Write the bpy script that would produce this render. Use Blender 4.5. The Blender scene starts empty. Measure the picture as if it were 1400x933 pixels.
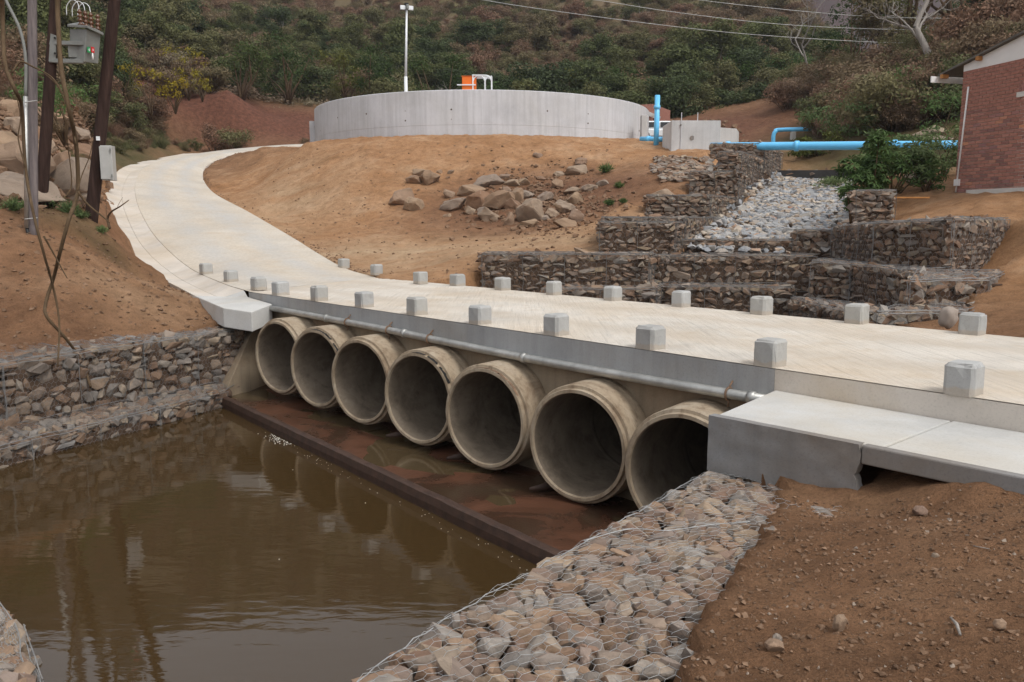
import bpy, bmesh, math, random
import numpy as np
from mathutils import Vector, Matrix, noise
R = math.radians
random.seed(7); rng = np.random.default_rng(7)
scene = bpy.context.scene
COL = scene.collection

# ------------------------------------------------------------------ camera, sky, sun, exposure
CAM_H, FOC, PITCH = 1.38, 1130.0, 0.145
cam = bpy.data.objects.new('camera', bpy.data.cameras.new('camera'))
cam.data.sensor_width = 36.0; cam.data.lens = FOC / 1400 * 36
cam.data.clip_start = 0.1; cam.data.clip_end = 3000
cam.location = (0, 0, CAM_H); cam.rotation_euler = (math.pi / 2 - PITCH, 0, 0)
COL.objects.link(cam); scene.camera = cam

SUN_EL, SUN_AZ = R(52), R(137)          # azimuth clockwise from +Y
world = bpy.data.worlds.new('World'); scene.world = world; world.use_nodes = True
wn = world.node_tree; wn.nodes.clear()
wo = wn.nodes.new('ShaderNodeOutputWorld'); wb = wn.nodes.new('ShaderNodeBackground')
sk = wn.nodes.new('ShaderNodeTexSky'); sk.sky_type = 'NISHITA'; sk.sun_disc = False
sk.sun_elevation = SUN_EL; sk.sun_rotation = SUN_AZ; sk.dust_density = 4; sk.air_density = 1.0; sk.ozone_density = 1.0
hs = wn.nodes.new('ShaderNodeHueSaturation'); hs.inputs['Saturation'].default_value = 0.22; hs.inputs['Value'].default_value = 1.0
cl = wn.nodes.new('ShaderNodeMix'); cl.data_type = 'RGBA'; cl.inputs['Factor'].default_value = 0.24; cl.inputs['B'].default_value = (11.0, 11.1, 11.4, 1)   # even cloud layer
wn.links.new(sk.outputs[0], hs.inputs['Color']); wn.links.new(hs.outputs[0], cl.inputs['A']); wn.links.new(cl.outputs['Result'], wb.inputs[0]); wn.links.new(wb.outputs[0], wo.inputs[0])
wb.inputs[1].default_value = 0.15
sun = bpy.data.objects.new('sun', bpy.data.lights.new('sun', 'SUN'))
sun.data.energy = 1.5; sun.data.angle = R(16); sun.data.color = (1.0, 0.96, 0.9)
sd = Vector((math.sin(SUN_AZ) * math.cos(SUN_EL), math.cos(SUN_AZ) * math.cos(SUN_EL), math.sin(SUN_EL)))
sun.rotation_euler = sd.to_track_quat('Z', 'Y').to_euler(); COL.objects.link(sun)
vs = scene.view_settings
vs.view_transform = 'Standard'; vs.look = 'None'; vs.gamma = 1; vs.use_curve_mapping = False; vs.exposure = 0.12

# ------------------------------------------------------------------ helpers
_c, _s = math.cos(PITCH), math.sin(PITCH)
def aty(u, v, y):                       # the point at distance y that a survey sight (u, v) meets
    a = (u - 700) / FOC; b = (466.5 - v) / FOC
    r = (a, _c + b * _s, -_s + b * _c); t = y / r[1]
    return Vector((r[0] * t, y, r[2] * t + CAM_H))
def atz(u, v, z):
    a = (u - 700) / FOC; b = (466.5 - v) / FOC
    r = (a, _c + b * _s, -_s + b * _c); t = (z - CAM_H) / r[2]
    return Vector((r[0] * t, r[1] * t, z))
YAW = 0.733
DV = Vector((-math.sin(YAW), math.cos(YAW), 0)); NV = Vector((math.cos(YAW), math.sin(YAW), 0)); O0 = Vector((2.476, 7.67, 0))
def DK(a, b, z=0.0):                    # bridge coordinates: a along the deck, b across it
    p = O0 + DV * a + NV * b; p.z = z; return p

def tag(o, label=None, cat=None, group=None, kind=None):
    if label: o['label'] = label
    if cat: o['category'] = cat
    if group: o['group'] = group
    if kind: o['kind'] = kind
    return o
def link(name, me, parent=None):
    o = bpy.data.objects.new(name, me); COL.objects.link(o)
    if parent: o.parent = parent
    return o
def empty(name, loc=(0, 0, 0), label=None, cat=None, group=None, kind=None):
    o = bpy.data.objects.new(name, None); o.location = loc; COL.objects.link(o)
    o.empty_display_size = 0.2
    return tag(o, label, cat, group, kind)
class MB:
    def __init__(s): s.v = []; s.f = []; s.n = 0
    def add(s, vs_, fs_):
        vs_ = np.asarray([tuple(p) for p in vs_] if not isinstance(vs_, np.ndarray) else vs_, float)
        s.v.append(vs_); s.f += [tuple(i + s.n for i in f) for f in fs_]; s.n += len(vs_); return s
    def box(s, cx, cy, cz, sx, sy, sz, rz=0.0, M=None):
        c = [(x * sx / 2, y * sy / 2, z * sz / 2) for z in (-1, 1) for y in (-1, 1) for x in (-1, 1)]
        if M is not None: c = [tuple(M @ Vector(p)) for p in c]
        elif rz:
            q = math.cos(rz); w = math.sin(rz); c = [(x * q - y * w, x * w + y * q, z) for x, y, z in c]
        return s.add([(x + cx, y + cy, z + cz) for x, y, z in c], [(0, 2, 3, 1), (4, 5, 7, 6), (0, 1, 5, 4), (2, 6, 7, 3), (0, 4, 6, 2), (1, 3, 7, 5)])
    def prism(s, poly, z0, z1):         # poly: xy list counter-clockwise; z1 may be a list
        n = len(poly); zt = z1 if isinstance(z1, (list, tuple)) else [z1] * n; zb = z0 if isinstance(z0, (list, tuple)) else [z0] * n
        return s.add([(p[0], p[1], zb[i]) for i, p in enumerate(poly)] + [(p[0], p[1], zt[i]) for i, p in enumerate(poly)],
                     [tuple(reversed(range(n))), tuple(range(n, 2 * n))] + [(i, (i + 1) % n, n + (i + 1) % n, n + i) for i in range(n)])
    def tube(s, pts, rad, seg=8, cap=True):
        pts = [Vector(p) for p in pts]; n = len(pts); vv = []; prev = None
        for i, p in enumerate(pts):
            t = (pts[min(i + 1, n - 1)] - pts[max(i - 1, 0)]).normalized()
            if prev is None:
                a = Vector((0, 0, 1)) if abs(t.z) < .9 else Vector((1, 0, 0)); x = t.cross(a).normalized()
            else: x = (prev - t * prev.dot(t)).normalized()
            prev = x; y = t.cross(x); r = rad[i] if isinstance(rad, (list, tuple)) else rad
            for k in range(seg):
                an = 2 * math.pi * k / seg; vv.append(tuple(p + x * (r * math.cos(an)) + y * (r * math.sin(an))))
        ff = [(i * seg + k, i * seg + (k + 1) % seg, (i + 1) * seg + (k + 1) % seg, (i + 1) * seg + k) for i in range(n - 1) for k in range(seg)]
        if cap: ff += [tuple(reversed(range(seg))), tuple(range((n - 1) * seg, n * seg))]
        return s.add(vv, ff)
    def mesh(s, name, mat=None, smooth=False):
        me = bpy.data.meshes.new(name)
        me.from_pydata(np.concatenate(s.v).tolist() if s.v else [], [], s.f)
        if mat: me.materials.append(mat)
        if smooth: me.polygons.foreach_set('use_smooth', [True] * len(me.polygons))
        me.update(); return me
    def obj(s, name, mat, parent=None, smooth=False, bevel=0, seg=2):
        me = s.mesh(name, mat, smooth); o = link(name, me, parent)
        if bevel:
            m = o.modifiers.new('bevel', 'BEVEL'); m.width = bevel; m.segments = seg; m.limit_method = 'ANGLE'; m.angle_limit = R(30)
        return o
def fix_normals(o):
    bm = bmesh.new(); bm.from_mesh(o.data); bmesh.ops.recalc_face_normals(bm, faces=bm.faces); bm.to_mesh(o.data); bm.free(); return o
def copy_tree(o, parent=None):
    c = o.copy(); COL.objects.link(c); c.parent = parent
    for ch in list(o.children): copy_tree(ch, c)
    return c
def crom(pts, n):                       # Catmull-Rom through pts, n samples each span
    P = [np.array(p, float) for p in pts]; P = [2 * P[0] - P[1]] + P + [2 * P[-1] - P[-2]]; out = []
    for i in range(1, len(P) - 2):
        for k in range(n):
            t = k / n; a, b, c, d = P[i - 1], P[i], P[i + 1], P[i + 2]
            out.append(.5 * (2 * b + (c - a) * t + (2 * a - 5 * b + 4 * c - d) * t * t + (3 * b - a - 3 * c + d) * t ** 3))
    out.append(P[-2]); return np.array(out)

# ------------------------------------------------------------------ materials
class Mat:
    def __init__(s, name):
        s.m = bpy.data.materials.new(name); s.m.use_nodes = True; s.t = s.m.node_tree; s.b = s.t.nodes['Principled BSDF']
        s.b.inputs['Specular IOR Level'].default_value = 0.3
    def N(s, k, **kw):
        n = s.t.nodes.new(k)
        for a, v in kw.items(): setattr(n, a, v)
        return n
    def L(s, a, b): s.t.links.new(a, b)
    def coord(s, kind='pos', scale=(1, 1, 1)):
        if kind == 'pos': out = s.N('ShaderNodeNewGeometry').outputs['Position']
        else:
            out = s.N('ShaderNodeTexCoord').outputs['Object']
            oi = s.N('ShaderNodeObjectInfo'); ma = s.N('ShaderNodeMath', operation='MULTIPLY'); ma.inputs[1].default_value = 37.0
            s.L(oi.outputs['Random'], ma.inputs[0]); va = s.N('ShaderNodeVectorMath', operation='ADD'); s.L(out, va.inputs[0]); s.L(ma.outputs[0], va.inputs[1]); out = va.outputs[0]
        mp = s.N('ShaderNodeMapping'); mp.inputs['Scale'].default_value = scale; s.L(out, mp.inputs['Vector']); return mp.outputs[0]
    def noise(s, co, scale, detail=6, rough=.6, dist=0.0):
        n = s.N('ShaderNodeTexNoise'); n.inputs['Scale'].default_value = scale; n.inputs['Detail'].default_value = detail
        n.inputs['Roughness'].default_value = rough; n.inputs['Distortion'].default_value = dist; s.L(co, n.inputs['Vector']); return n.outputs['Fac']
    def ramp(s, fac, stops):
        r = s.N('ShaderNodeValToRGB'); e = r.color_ramp.elements
        while len(e) < len(stops): e.new(.5)
        for el, (p, c) in zip(e, stops): el.position = p; el.color = (*c, 1) if len(c) == 3 else c
        s.L(fac, r.inputs[0]); return r.outputs[0]
    def mix(s, fac, a, b, mode='MIX'):
        m = s.N('ShaderNodeMix', data_type='RGBA', blend_type=mode)
        for sock, val in ((m.inputs['Factor'], fac), (m.inputs['A'], a), (m.inputs['B'], b)):
            if isinstance(val, (int, float)): sock.default_value = val
            elif isinstance(val, tuple): sock.default_value = (*val, 1)
            else: s.L(val, sock)
        return m.outputs['Result']
    def col(s, sock): s.L(sock, s.b.inputs['Base Color']); return s
    def bump(s, fac, strength=.5, dist=.02):
        b = s.N('ShaderNodeBump'); b.inputs['Strength'].default_value = strength; b.inputs['Distance'].default_value = dist
        s.L(fac, b.inputs['Height'])
        if s.b.inputs['Normal'].is_linked: s.L(s.b.inputs['Normal'].links[0].from_socket, b.inputs['Normal'])
        s.L(b.outputs[0], s.b.inputs['Normal']); return s
    def set(s, rough=.85, metal=0.0, spec=None):
        s.b.inputs['Roughness'].default_value = rough; s.b.inputs['Metallic'].default_value = metal
        if spec is not None: s.b.inputs['Specular IOR Level'].default_value = spec
        return s
M = {}
def g(v): return (v, v, v)
def plain(name, c, rough=.7, metal=0.0, var=.12, scale=6.0, spec=.3, bump=.15):
    m = Mat(name); co = m.coord('pos'); n = m.noise(co, scale, 5)
    m.col(m.ramp(n, [(.3, tuple(x * (1 - var) for x in c)), (.7, tuple(min(1, x * (1 + var)) for x in c))])).set(rough, metal, spec)
    if bump: m.bump(m.noise(co, scale * 8, 4), bump, .01)
    M[name] = m.m
def concrete(name, c, stain, amount=.5, streak=0.0, scale=1.0, rough=.9, fine=1.0):
    m = Mat(name); co = m.coord('pos')
    base = m.ramp(m.noise(co, .9 * scale, 8, .65), [(.3, tuple(x * .82 for x in c)), (.5, c), (.72, tuple(min(1, x * 1.12) for x in c))])
    st = m.ramp(m.noise(co, .55 * scale, 6, .7, .6), [(.42, g(0)), (.68, g(amount))])
    colr = m.mix(st, base, stain)
    if streak:
        co2 = m.coord('pos', (5.0, 5.0, .25)); sk_ = m.ramp(m.noise(co2, 1.2, 5, .65), [(.45, g(0)), (.75, g(streak))])
        colr = m.mix(sk_, colr, tuple(x * .5 for x in c))
    sp = m.ramp(m.noise(co, 55 * scale, 3), [(.28, g(.86)), (.45, g(1)), (.8, g(1.04))])
    m.col(m.mix(1.0, colr, sp, 'MULTIPLY')).set(rough, 0, .25)
    m.bump(m.noise(co, 90 * scale, 4), .25 * fine, .006).bump(m.noise(co, 5 * scale, 6), .2 * fine, .02)
    M[name] = m.m; return m
concrete('fascia', (.36, .365, .365), (.30, .25, .19), .5, .35)
concrete('headwall', (.30, .24, .17), (.17, .10, .055), .8, .5)
concrete('block', (.395, .395, .385), (.36, .335, .28), .5, .15)
concrete('slab', (.52, .515, .495), (.48, .42, .33), .6, 0)
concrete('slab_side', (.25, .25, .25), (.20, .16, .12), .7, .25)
concrete('tank', (.56, .565, .585), (.47, .465, .45), .55, .42, .6)
concrete('chamber', (.58, .58, .575), (.50, .48, .44), .5, .3, .7)
concrete('drain', (.58, .53, .47), (.52, .43, .32), .7, 0)
m_ = bpy.data.materials['block']; mm = Mat.__new__(Mat); mm.m = m_; mm.t = m_.node_tree; mm.b = mm.t.nodes['Principled BSDF']; prev = mm.b.inputs['Base Color'].links[0].from_socket
tc = mm.N('ShaderNodeTexCoord'); sx = mm.N('ShaderNodeSeparateXYZ'); mm.L(tc.outputs['Object'], sx.inputs[0]); nz = mm.noise(mm.coord('pos'), 9, 5); ad = mm.N('ShaderNodeMath', operation='MULTIPLY_ADD'); mm.L(nz, ad.inputs[0]); ad.inputs[1].default_value = -.10; mm.L(sx.outputs['Z'], ad.inputs[2])
mm.col(mm.mix(mm.ramp(ad.outputs[0], [(0, g(.5)), (.02, g(.0))]), prev, (.42, .34, .25)))
# deck: dusty broomed concrete
m = concrete('deck', (.60, .555, .49), (.53, .43, .315), .7, 0, .8)
co = m.coord('pos'); mp = m.N('ShaderNodeMapping'); mp.inputs['Rotation'].default_value = (0, 0, -YAW); mp.inputs['Scale'].default_value = (22, .9, 1); m.L(co, mp.inputs['Vector'])
nb_ = m.noise(mp.outputs[0], 1.0, 5, .7, .15); m.bump(nb_, .8, .02); prev = m.b.inputs['Base Color'].links[0].from_socket
c = m.mix(1.0, prev, m.ramp(nb_, [(.28, g(.74)), (.45, g(.97)), (.7, g(1.06))]), 'MULTIPLY')
c = m.mix(m.ramp(m.noise(co, 1.7, 7, .75, .5), [(.52, g(0)), (.72, g(.55))]), c, (.47, .36, .24)); c = m.mix(m.ramp(m.noise(co, 14, 4, .7), [(.60, g(0)), (.72, g(.5))]), c, (.40, .35, .29))
dt = m.N('ShaderNodeVectorMath', operation='DOT_PRODUCT'); m.L(co, dt.inputs[0]); dt.inputs[1].default_value = tuple(NV); off = O0.dot(NV)
lw = m.N('ShaderNodeMath', operation='MULTIPLY_ADD'); m.L(m.noise(co, .8, 3), lw.inputs[0]); lw.inputs[1].default_value = .5; m.L(dt.outputs['Value'], lw.inputs[2])
mr = m.N('ShaderNodeMapRange'); mr.inputs['From Min'].default_value = off + .25; mr.inputs['From Max'].default_value = off + 4.3; m.L(lw.outputs[0], mr.inputs['Value'])
lane_ = m.ramp(mr.outputs[0], [(.16, g(0)), (.27, g(.5)), (.38, g(0)), (.60, g(0)), (.70, g(.5)), (.82, g(0))]); c = m.mix(lane_, c, (.47, .40, .32)); m.col(c)
# road: tan with greyer wheel lanes from a noise along the road (attribute lane)
m = concrete('road', (.545, .495, .425), (.53, .44, .33), .6, 0, .5)
at_ = m.N('ShaderNodeAttribute', attribute_name='lane'); prev = m.b.inputs['Base Color'].links[0].from_socket
wob = m.N('ShaderNodeMath', operation='MULTIPLY'); m.L(at_.outputs['Fac'], wob.inputs[0]); m.L(m.ramp(m.noise(m.coord('pos'), .35, 5), [(.3, g(.35)), (.6, g(1))]), wob.inputs[1])
c = m.mix(wob.outputs[0], prev, (.475, .46, .435)); nr_ = m.noise(m.coord('pos', (1, 1, 1)), 1.3, 8, .75, .6)
c = m.mix(m.ramp(nr_, [(.5, g(0)), (.7, g(.5))]), c, (.50, .39, .27)); m.col(m.mix(1.0, c, m.ramp(m.noise(m.coord('pos'), 12, 5, .75), [(.3, g(.84)), (.6, g(1.04))]), 'MULTIPLY'))
# culvert pipe: tan-brown, muddier low down the barrel
m = Mat('pipe'); co = m.coord('pos')
base = m.ramp(m.noise(co, 2.2, 8, .7, .5), [(.28, (.20, .14, .09)), (.5, (.34, .27, .19)), (.75, (.42, .36, .28))])
co2 = m.coord('pos', (9, 9, 2)); drt = m.ramp(m.noise(co2, 1.1, 6, .7), [(.48, g(0)), (.72, g(.75))])
m.col(m.mix(drt, base, (.13, .085, .05))).set(.85, 0, .3); m.bump(m.noise(co, 60, 4), .3, .006).bump(m.noise(co, 7, 6), .3, .02); M['pipe'] = m.m
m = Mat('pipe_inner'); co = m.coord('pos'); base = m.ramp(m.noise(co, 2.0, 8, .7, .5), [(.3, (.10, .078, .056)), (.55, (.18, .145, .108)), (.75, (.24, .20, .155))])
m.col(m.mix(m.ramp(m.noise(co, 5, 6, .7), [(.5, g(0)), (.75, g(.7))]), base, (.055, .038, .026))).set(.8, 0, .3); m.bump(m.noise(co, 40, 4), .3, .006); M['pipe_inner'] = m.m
# apron: wet red-brown silt over concrete
m = Mat('apron'); co = m.coord('pos'); n1 = m.noise(co, .8, 6, .65, .8)
m.col(m.ramp(n1, [(.32, (.05, .034, .02)), (.46, (.05, .026, .016)), (.6, (.11, .048, .027)), (.75, (.07, .034, .02))]))
m.L(m.ramp(n1, [(.36, g(.06)), (.50, g(.28)), (.65, g(.45))]), m.b.inputs['Roughness'])
m.bump(m.noise(co, 30, 5), .35, .01); M['apron'] = m.m
plain('apron_edge', (.055, .03, .02), .6, 0, .4, 9, .4, .4)
# soils: colour from the attribute dry (0 moist red-brown .. 1 dry ochre) and noise
m = Mat('soil'); co = m.coord('pos')
at_ = m.N('ShaderNodeAttribute', attribute_name='dry')
n1 = m.noise(co, .55, 8, .65, .3); n2 = m.noise(co, 3.5, 8, .7); n3 = m.noise(co, 38, 5, .7)
moist = m.ramp(n1, [(.3, (.14, .074, .04)), (.52, (.21, .113, .061)), (.72, (.29, .168, .094))])
dry = m.ramp(n1, [(.28, (.27, .135, .06)), (.5, (.37, .205, .105)), (.74, (.46, .30, .18))])
c = m.mix(at_.outputs['Fac'], moist, dry)
c = m.mix(1.0, c, m.ramp(n2, [(.25, g(.60)), (.5, g(1.0)), (.8, g(1.28))]), 'MULTIPLY')
c = m.mix(1.0, c, m.ramp(n3, [(.25, g(.55)), (.45, g(1.0)), (.78, g(1.3))]), 'MULTIPLY')
c = m.mix(1.0, c, m.ramp(m.noise(co, 150, 3, .8), [(.3, g(.6)), (.5, g(1.0)), (.75, g(1.35))]), 'MULTIPLY')
at2 = m.N('ShaderNodeAttribute', attribute_name='green')
gn = m.ramp(m.noise(co, .9, 6), [(.3, (.05, .06, .02)), (.6, (.11, .09, .045))])
c = m.mix(at2.outputs['Fac'], c, gn)
at4 = m.N('ShaderNodeAttribute', attribute_name='pale'); c = m.mix(at4.outputs['Fac'], c, m.ramp(n2, [(.25, (.36, .24, .14)), (.5, (.47, .34, .215)), (.75, (.55, .42, .29))]))
at3 = m.N('ShaderNodeAttribute', attribute_name='red'); c = m.mix(at3.outputs['Fac'], c, m.ramp(n2, [(.3, (.075, .032, .022)), (.7, (.19, .085, .055))]))
m.col(c).set(.95, 0, .15); m.bump(n3, .9, .04).bump(n2, .6, .14).bump(m.noise(co, 130, 3), .35, .008); M['soil'] = m.m
# hillside litter
m = Mat('hill'); co = m.coord('pos'); n1 = m.noise(co, .05, 6)
m.col(m.ramp(n1, [(.35, (.10, .085, .05)), (.5, (.15, .11, .07)), (.65, (.13, .115, .06))])).set(1, 0, .05); M['hill'] = m.m
m = Mat('far_hill'); co = m.coord('pos'); n1 = m.noise(co, .02, 10, .7)
m.col(m.ramp(n1, [(.35, (.03, .03, .02)), (.5, (.06, .036, .034)), (.65, (.075, .05, .042))])).set(1, 0, .05); M['far_hill'] = m.m
# stones
def stone_mat(name, cols, rough=.9):
    m = Mat(name); oi = m.N('ShaderNodeObjectInfo'); co = m.coord('obj'); gi_ = m.N('ShaderNodeNewGeometry'); fa = m.N('ShaderNodeMath', operation='ADD'); m.L(oi.outputs['Random'], fa.inputs[0]); m.L(gi_.outputs['Random Per Island'], fa.inputs[1]); fr = m.N('ShaderNodeMath', operation='FRACT'); m.L(fa.outputs[0], fr.inputs[0])
    base = m.ramp(fr.outputs[0], cols)
    n = m.noise(co, 1.6, 8, .7, .4); n2 = m.noise(co, 9, 5, .7)
    c = m.mix(1.0, base, m.ramp(n, [(.25, g(.6)), (.5, g(1)), (.78, g(1.3))]), 'MULTIPLY')
    c = m.mix(m.ramp(n2, [(.55, g(0)), (.8, g(.45))]), c, (.30, .21, .14))
    m.col(c).set(rough, 0, .25); m.bump(n2, .35, .05).bump(n, .3, .08); M[name] = m.m
stone_mat('gabion_stone', [(0, (.13, .085, .06)), (.2, (.21, .14, .095)), (.42, (.17, .155, .14)), (.6, (.26, .19, .135)), (.78, (.21, .2, .19)), (.9, (.30, .23, .16)), (1, (.12, .105, .095))])
stone_mat('pale_stone', [(0, (.24, .155, .105)), (.2, (.31, .215, .145)), (.4, (.25, .215, .185)), (.6, (.21, .13, .09)), (.75, (.30, .27, .24)), (.9, (.35, .26, .18)), (1, (.2, .185, .17))])
stone_mat('back_stone', [(0, (.15, .095, .065)), (.25, (.24, .155, .105)), (.45, (.20, .175, .155)), (.65, (.29, .20, .135)), (.85, (.25, .23, .205)), (1, (.33, .25, .165))])
stone_mat('bed_stone', [(0, (.26, .27, .28)), (.35, (.36, .36, .36)), (.6, (.42, .38, .33)), (.8, (.30, .31, .33)), (.93, (.46, .37, .28)), (1, (.32, .17, .11))])
stone_mat('boulder', [(0, (.24, .155, .10)), (.3, (.31, .22, .145)), (.55, (.25, .20, .16)), (.8, (.22, .13, .08)), (1, (.34, .27, .20))])
plain('core', (.09, .06, .042), .95, 0, .4, 8, .1, .4)
plain('dark_weir', (.02, .018, .017), .6, 0, .4, 5, .4, .5)
plain('wire', (.46, .47, .47), .45, .6, .15, 20, .5, 0); plain('wire_mid', (.24, .24, .24), .5, .5, .15, 20, .4, 0)
plain('wire_dull', (.16, .155, .15), .6, .3, .2, 20, .4, 0)
plain('galv', (.42, .42, .40), .45, .6, .25, 5, .5, .1)
plain('galv_rust', (.22, .14, .09), .7, .3, .4, 9, .4, .2)
plain('blue', (.15, .56, .92), .3, 0, .06, 3, .5, 0)
plain('orange', (.78, .16, .015), .5, 0, .08, 2, .4, 0)
plain('white_metal', (.75, .77, .78), .45, .1, .06, 3, .4, 0)
plain('white_plaster', (.78, .77, .75), .85, 0, .05, 3, .2, .2)
plain('grey_paint', (.20, .205, .19), .5, .1, .12, 6, .4, .05)
plain('cabinet', (.42, .42, .40), .5, .1, .08, 6, .4, .05)
plain('black', (.012, .012, .012), .5, 0, .2, 6, .4, 0)
plain('porcelain', (.11, .045, .02), .25, 0, .2, 9, .5, 0)
plain('sign_green', (.02, .25, .08), .5, 0, .05, 3, .4, 0)
plain('sign_red', (.55, .02, .02), .5, 0, .05, 3, .4, 0)
plain('roof', (.13, .12, .105), .75, 0, .2, 4, .3, .2)
plain('timber', (.42, .20, .07), .8, 0, .2, 5, .2, .2)
plain('mortar', (.58, .49, .42), .95, 0, .2, 20, .1, .3)
plain('lintel', (.62, .60, .56), .85, 0, .08, 5, .2, .2)
plain('bag', (.32, .27, .23), .85, 0, .12, 5, .2, .2)
plain('glass', (.02, .022, .025), .08, 0, .1, 3, .6, 0)
plain('tyre', (.015, .015, .015), .8, 0, .1, 3, .2, 0)
plain('dry_straw', (.20, .145, .075), .9, 0, .3, 12, .1, 0)
def wood(name, c1, c2):
    m = Mat(name); co = m.coord('pos', (14, 14, .7)); n = m.noise(co, 1, 8, .7)
    m.col(m.ramp(n, [(.3, c1), (.55, tuple((a + b) / 2 for a, b in zip(c1, c2))), (.75, c2)])).set(.9, 0, .15); m.bump(n, .6, .02); M[name] = m.m
wood('pole_dark', (.018, .010, .008), (.075, .045, .036)); wood('pole_grey', (.07, .06, .065), (.27, .23, .22))
wood('bark', (.055, .035, .02), (.15, .10, .06)); wood('bark_pale', (.20, .18, .16), (.42, .38, .34)); wood('twig', (.07, .045, .025), (.16, .11, .065))
m = Mat('brick'); oi = m.N('ShaderNodeObjectInfo'); n = m.noise(m.coord('obj'), 14, 5)
c = m.ramp(oi.outputs['Random'], [(0, (.24, .13, .115)), (.35, (.36, .17, .13)), (.7, (.44, .21, .16)), (.92, (.30, .16, .15)), (1, (.58, .27, .16))])
m.col(m.mix(1.0, c, m.ramp(n, [(.3, g(.75)), (.7, g(1.2))]), 'MULTIPLY')).set(.9, 0, .2); m.bump(n, .3, .01); M['brick'] = m.m
def leaf(name, stops, sat_pos=.12, trans=.25, pscale=.035):
    m = Mat(name); oi = m.N('ShaderNodeObjectInfo'); co = m.coord('pos')
    n = m.noise(co, pscale, 4, .6, .4); mr = m.N('ShaderNodeMapRange'); mr.inputs['From Min'].default_value = .3; mr.inputs['From Max'].default_value = .7; m.L(n, mr.inputs['Value'])
    ad = m.N('ShaderNodeMath', operation='MULTIPLY_ADD'); m.L(oi.outputs['Random'], ad.inputs[0]); ad.inputs[1].default_value = .62; 
    sc_ = m.N('ShaderNodeMath', operation='MULTIPLY'); m.L(mr.outputs[0], sc_.inputs[0]); sc_.inputs[1].default_value = .38; m.L(sc_.outputs[0], ad.inputs[2])
    c = m.ramp(ad.outputs[0], stops)
    n2 = m.noise(co, 2.3, 3); c = m.mix(1.0, c, m.ramp(n2, [(.3, g(.7)), (.7, g(1.3))]), 'MULTIPLY')
    m.col(c).set(.75, 0, .15); m.b.inputs['Subsurface Weight'].default_value = 0
    tr = m.N('ShaderNodeBsdfTranslucent'); m.L(c, tr.inputs['Color']); mx = m.N('ShaderNodeMixShader'); mx.inputs[0].default_value = trans
    m.L(m.b.outputs[0], mx.inputs[1]); m.L(tr.outputs[0], mx.inputs[2]); m.L(mx.outputs[0], m.t.nodes['Material Output'].inputs['Surface']); M[name] = m.m
leaf('scrub_leaf', [(0, (.055, .07, .034)), (.16, (.10, .115, .05)), (.3, (.16, .15, .07)), (.44, (.21, .16, .095)), (.58, (.20, .135, .085)), (.74, (.23, .135, .09)), (.9, (.23, .19, .13)), (1, (.18, .16, .085))])
leaf('tree_leaf', [(0, (.045, .06, .03)), (.3, (.075, .098, .042)), (.55, (.12, .135, .052)), (.75, (.16, .15, .07)), (.9, (.18, .14, .085)), (1, (.11, .115, .07))])
leaf('green_leaf', [(0, (.06, .105, .035)), (.5, (.095, .155, .05)), (1, (.13, .19, .065))])
leaf('olive_leaf', [(0, (.07, .085, .022)), (.5, (.12, .125, .03)), (1, (.16, .15, .04))])
leaf('yellow_leaf', [(0, (.24, .19, .02)), (.5, (.34, .25, .02)), (1, (.2, .19, .03))])
leaf('dark_leaf', [(0, (.03, .055, .016)), (.5, (.05, .08, .022)), (1, (.08, .10, .03))])
leaf('weed_leaf', [(0, (.085, .125, .05)), (.5, (.13, .18, .07)), (1, (.17, .20, .09))])
# water
m = Mat('water'); co = m.coord('pos', (1.0, 1.0, 1)); 
m.b.inputs['Base Color'].default_value = (.052, .031, .012, 1); m.set(.035, 0, .5); m.b.inputs['IOR'].default_value = 1.55
cw = m.coord('pos', (1.3, 3.6, 1)); m.bump(m.noise(cw, 2.0, 3, .5, .3), .035, .05).bump(m.noise(cw, .45, 3, .5), .03, .12); M['water'] = m.m
m = Mat('thin_water'); m.b.inputs['Base Color'].default_value = (.075, .052, .027, 1); m.set(.05, 0, .5); m.bump(m.noise(m.coord('pos'), 6, 3), .08, .02); M['thin_water'] = m.m
plain('foam', (.7, .68, .62), .6, 0, .05, 5, .3, 0)

# ------------------------------------------------------------------ road edges (x, y, z), deck end to the bend behind the tank
RIGHT = [DK(13.15, 4.05, .002), DK(15.9, 4.8, .09), aty(432, 345, 24.3), aty(400, 325, 27), aty(340, 290, 33), aty(290, 262, 39), aty(277, 238, 45), aty(290, 222, 49), aty(330, 208, 52.5), aty(365, 203, 54.5), aty(420, 197, 57)]
LEFT = [DK(11.35, 0.0, .002), atz(304, 387, .03), atz(260, 366.6, .13), aty(226, 338, 24.2), aty(203, 310, 28.4), aty(187, 275, 33.5), aty(186, 248, 39), aty(200, 228, 44), aty(240, 215, 49.5), aty(300, 206, 55.5), aty(350, 201, 60)]
OUTER = [atz(272, 407, -.15), atz(245, 393, -.07), atz(215, 377, .03), aty(180, 350, 22.6), aty(159, 320, 25.6), aty(144.5, 277, 31), aty(146, 256.6, 35.5), aty(159, 236, 40.5), aty(176, 226, 44.5), aty(211, 217.5, 50.5), aty(255, 209.5, 56.5)]
RS, LS, OS = crom(RIGHT, 10), crom(LEFT, 10), crom(OUTER, 10)

# ------------------------------------------------------------------ terrain
BED = lambda x, y: .62 + (y - 21) * .16            # stony channel bed height
CP = []
def cp(*pts): CP.extend(tuple(p) for p in pts)
cp(*[(p[0], p[1], p[2] - .04) for p in RS[10::7]]); cp(*[(p[0], p[1], p[2] - .04) for p in OS[0::7]])
cp(*[((a[0] + b[0]) / 2, (a[1] + b[1]) / 2, (a[2] + b[2]) / 2 - .1) for a, b in zip(RS[::12], LS[::12])])
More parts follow.
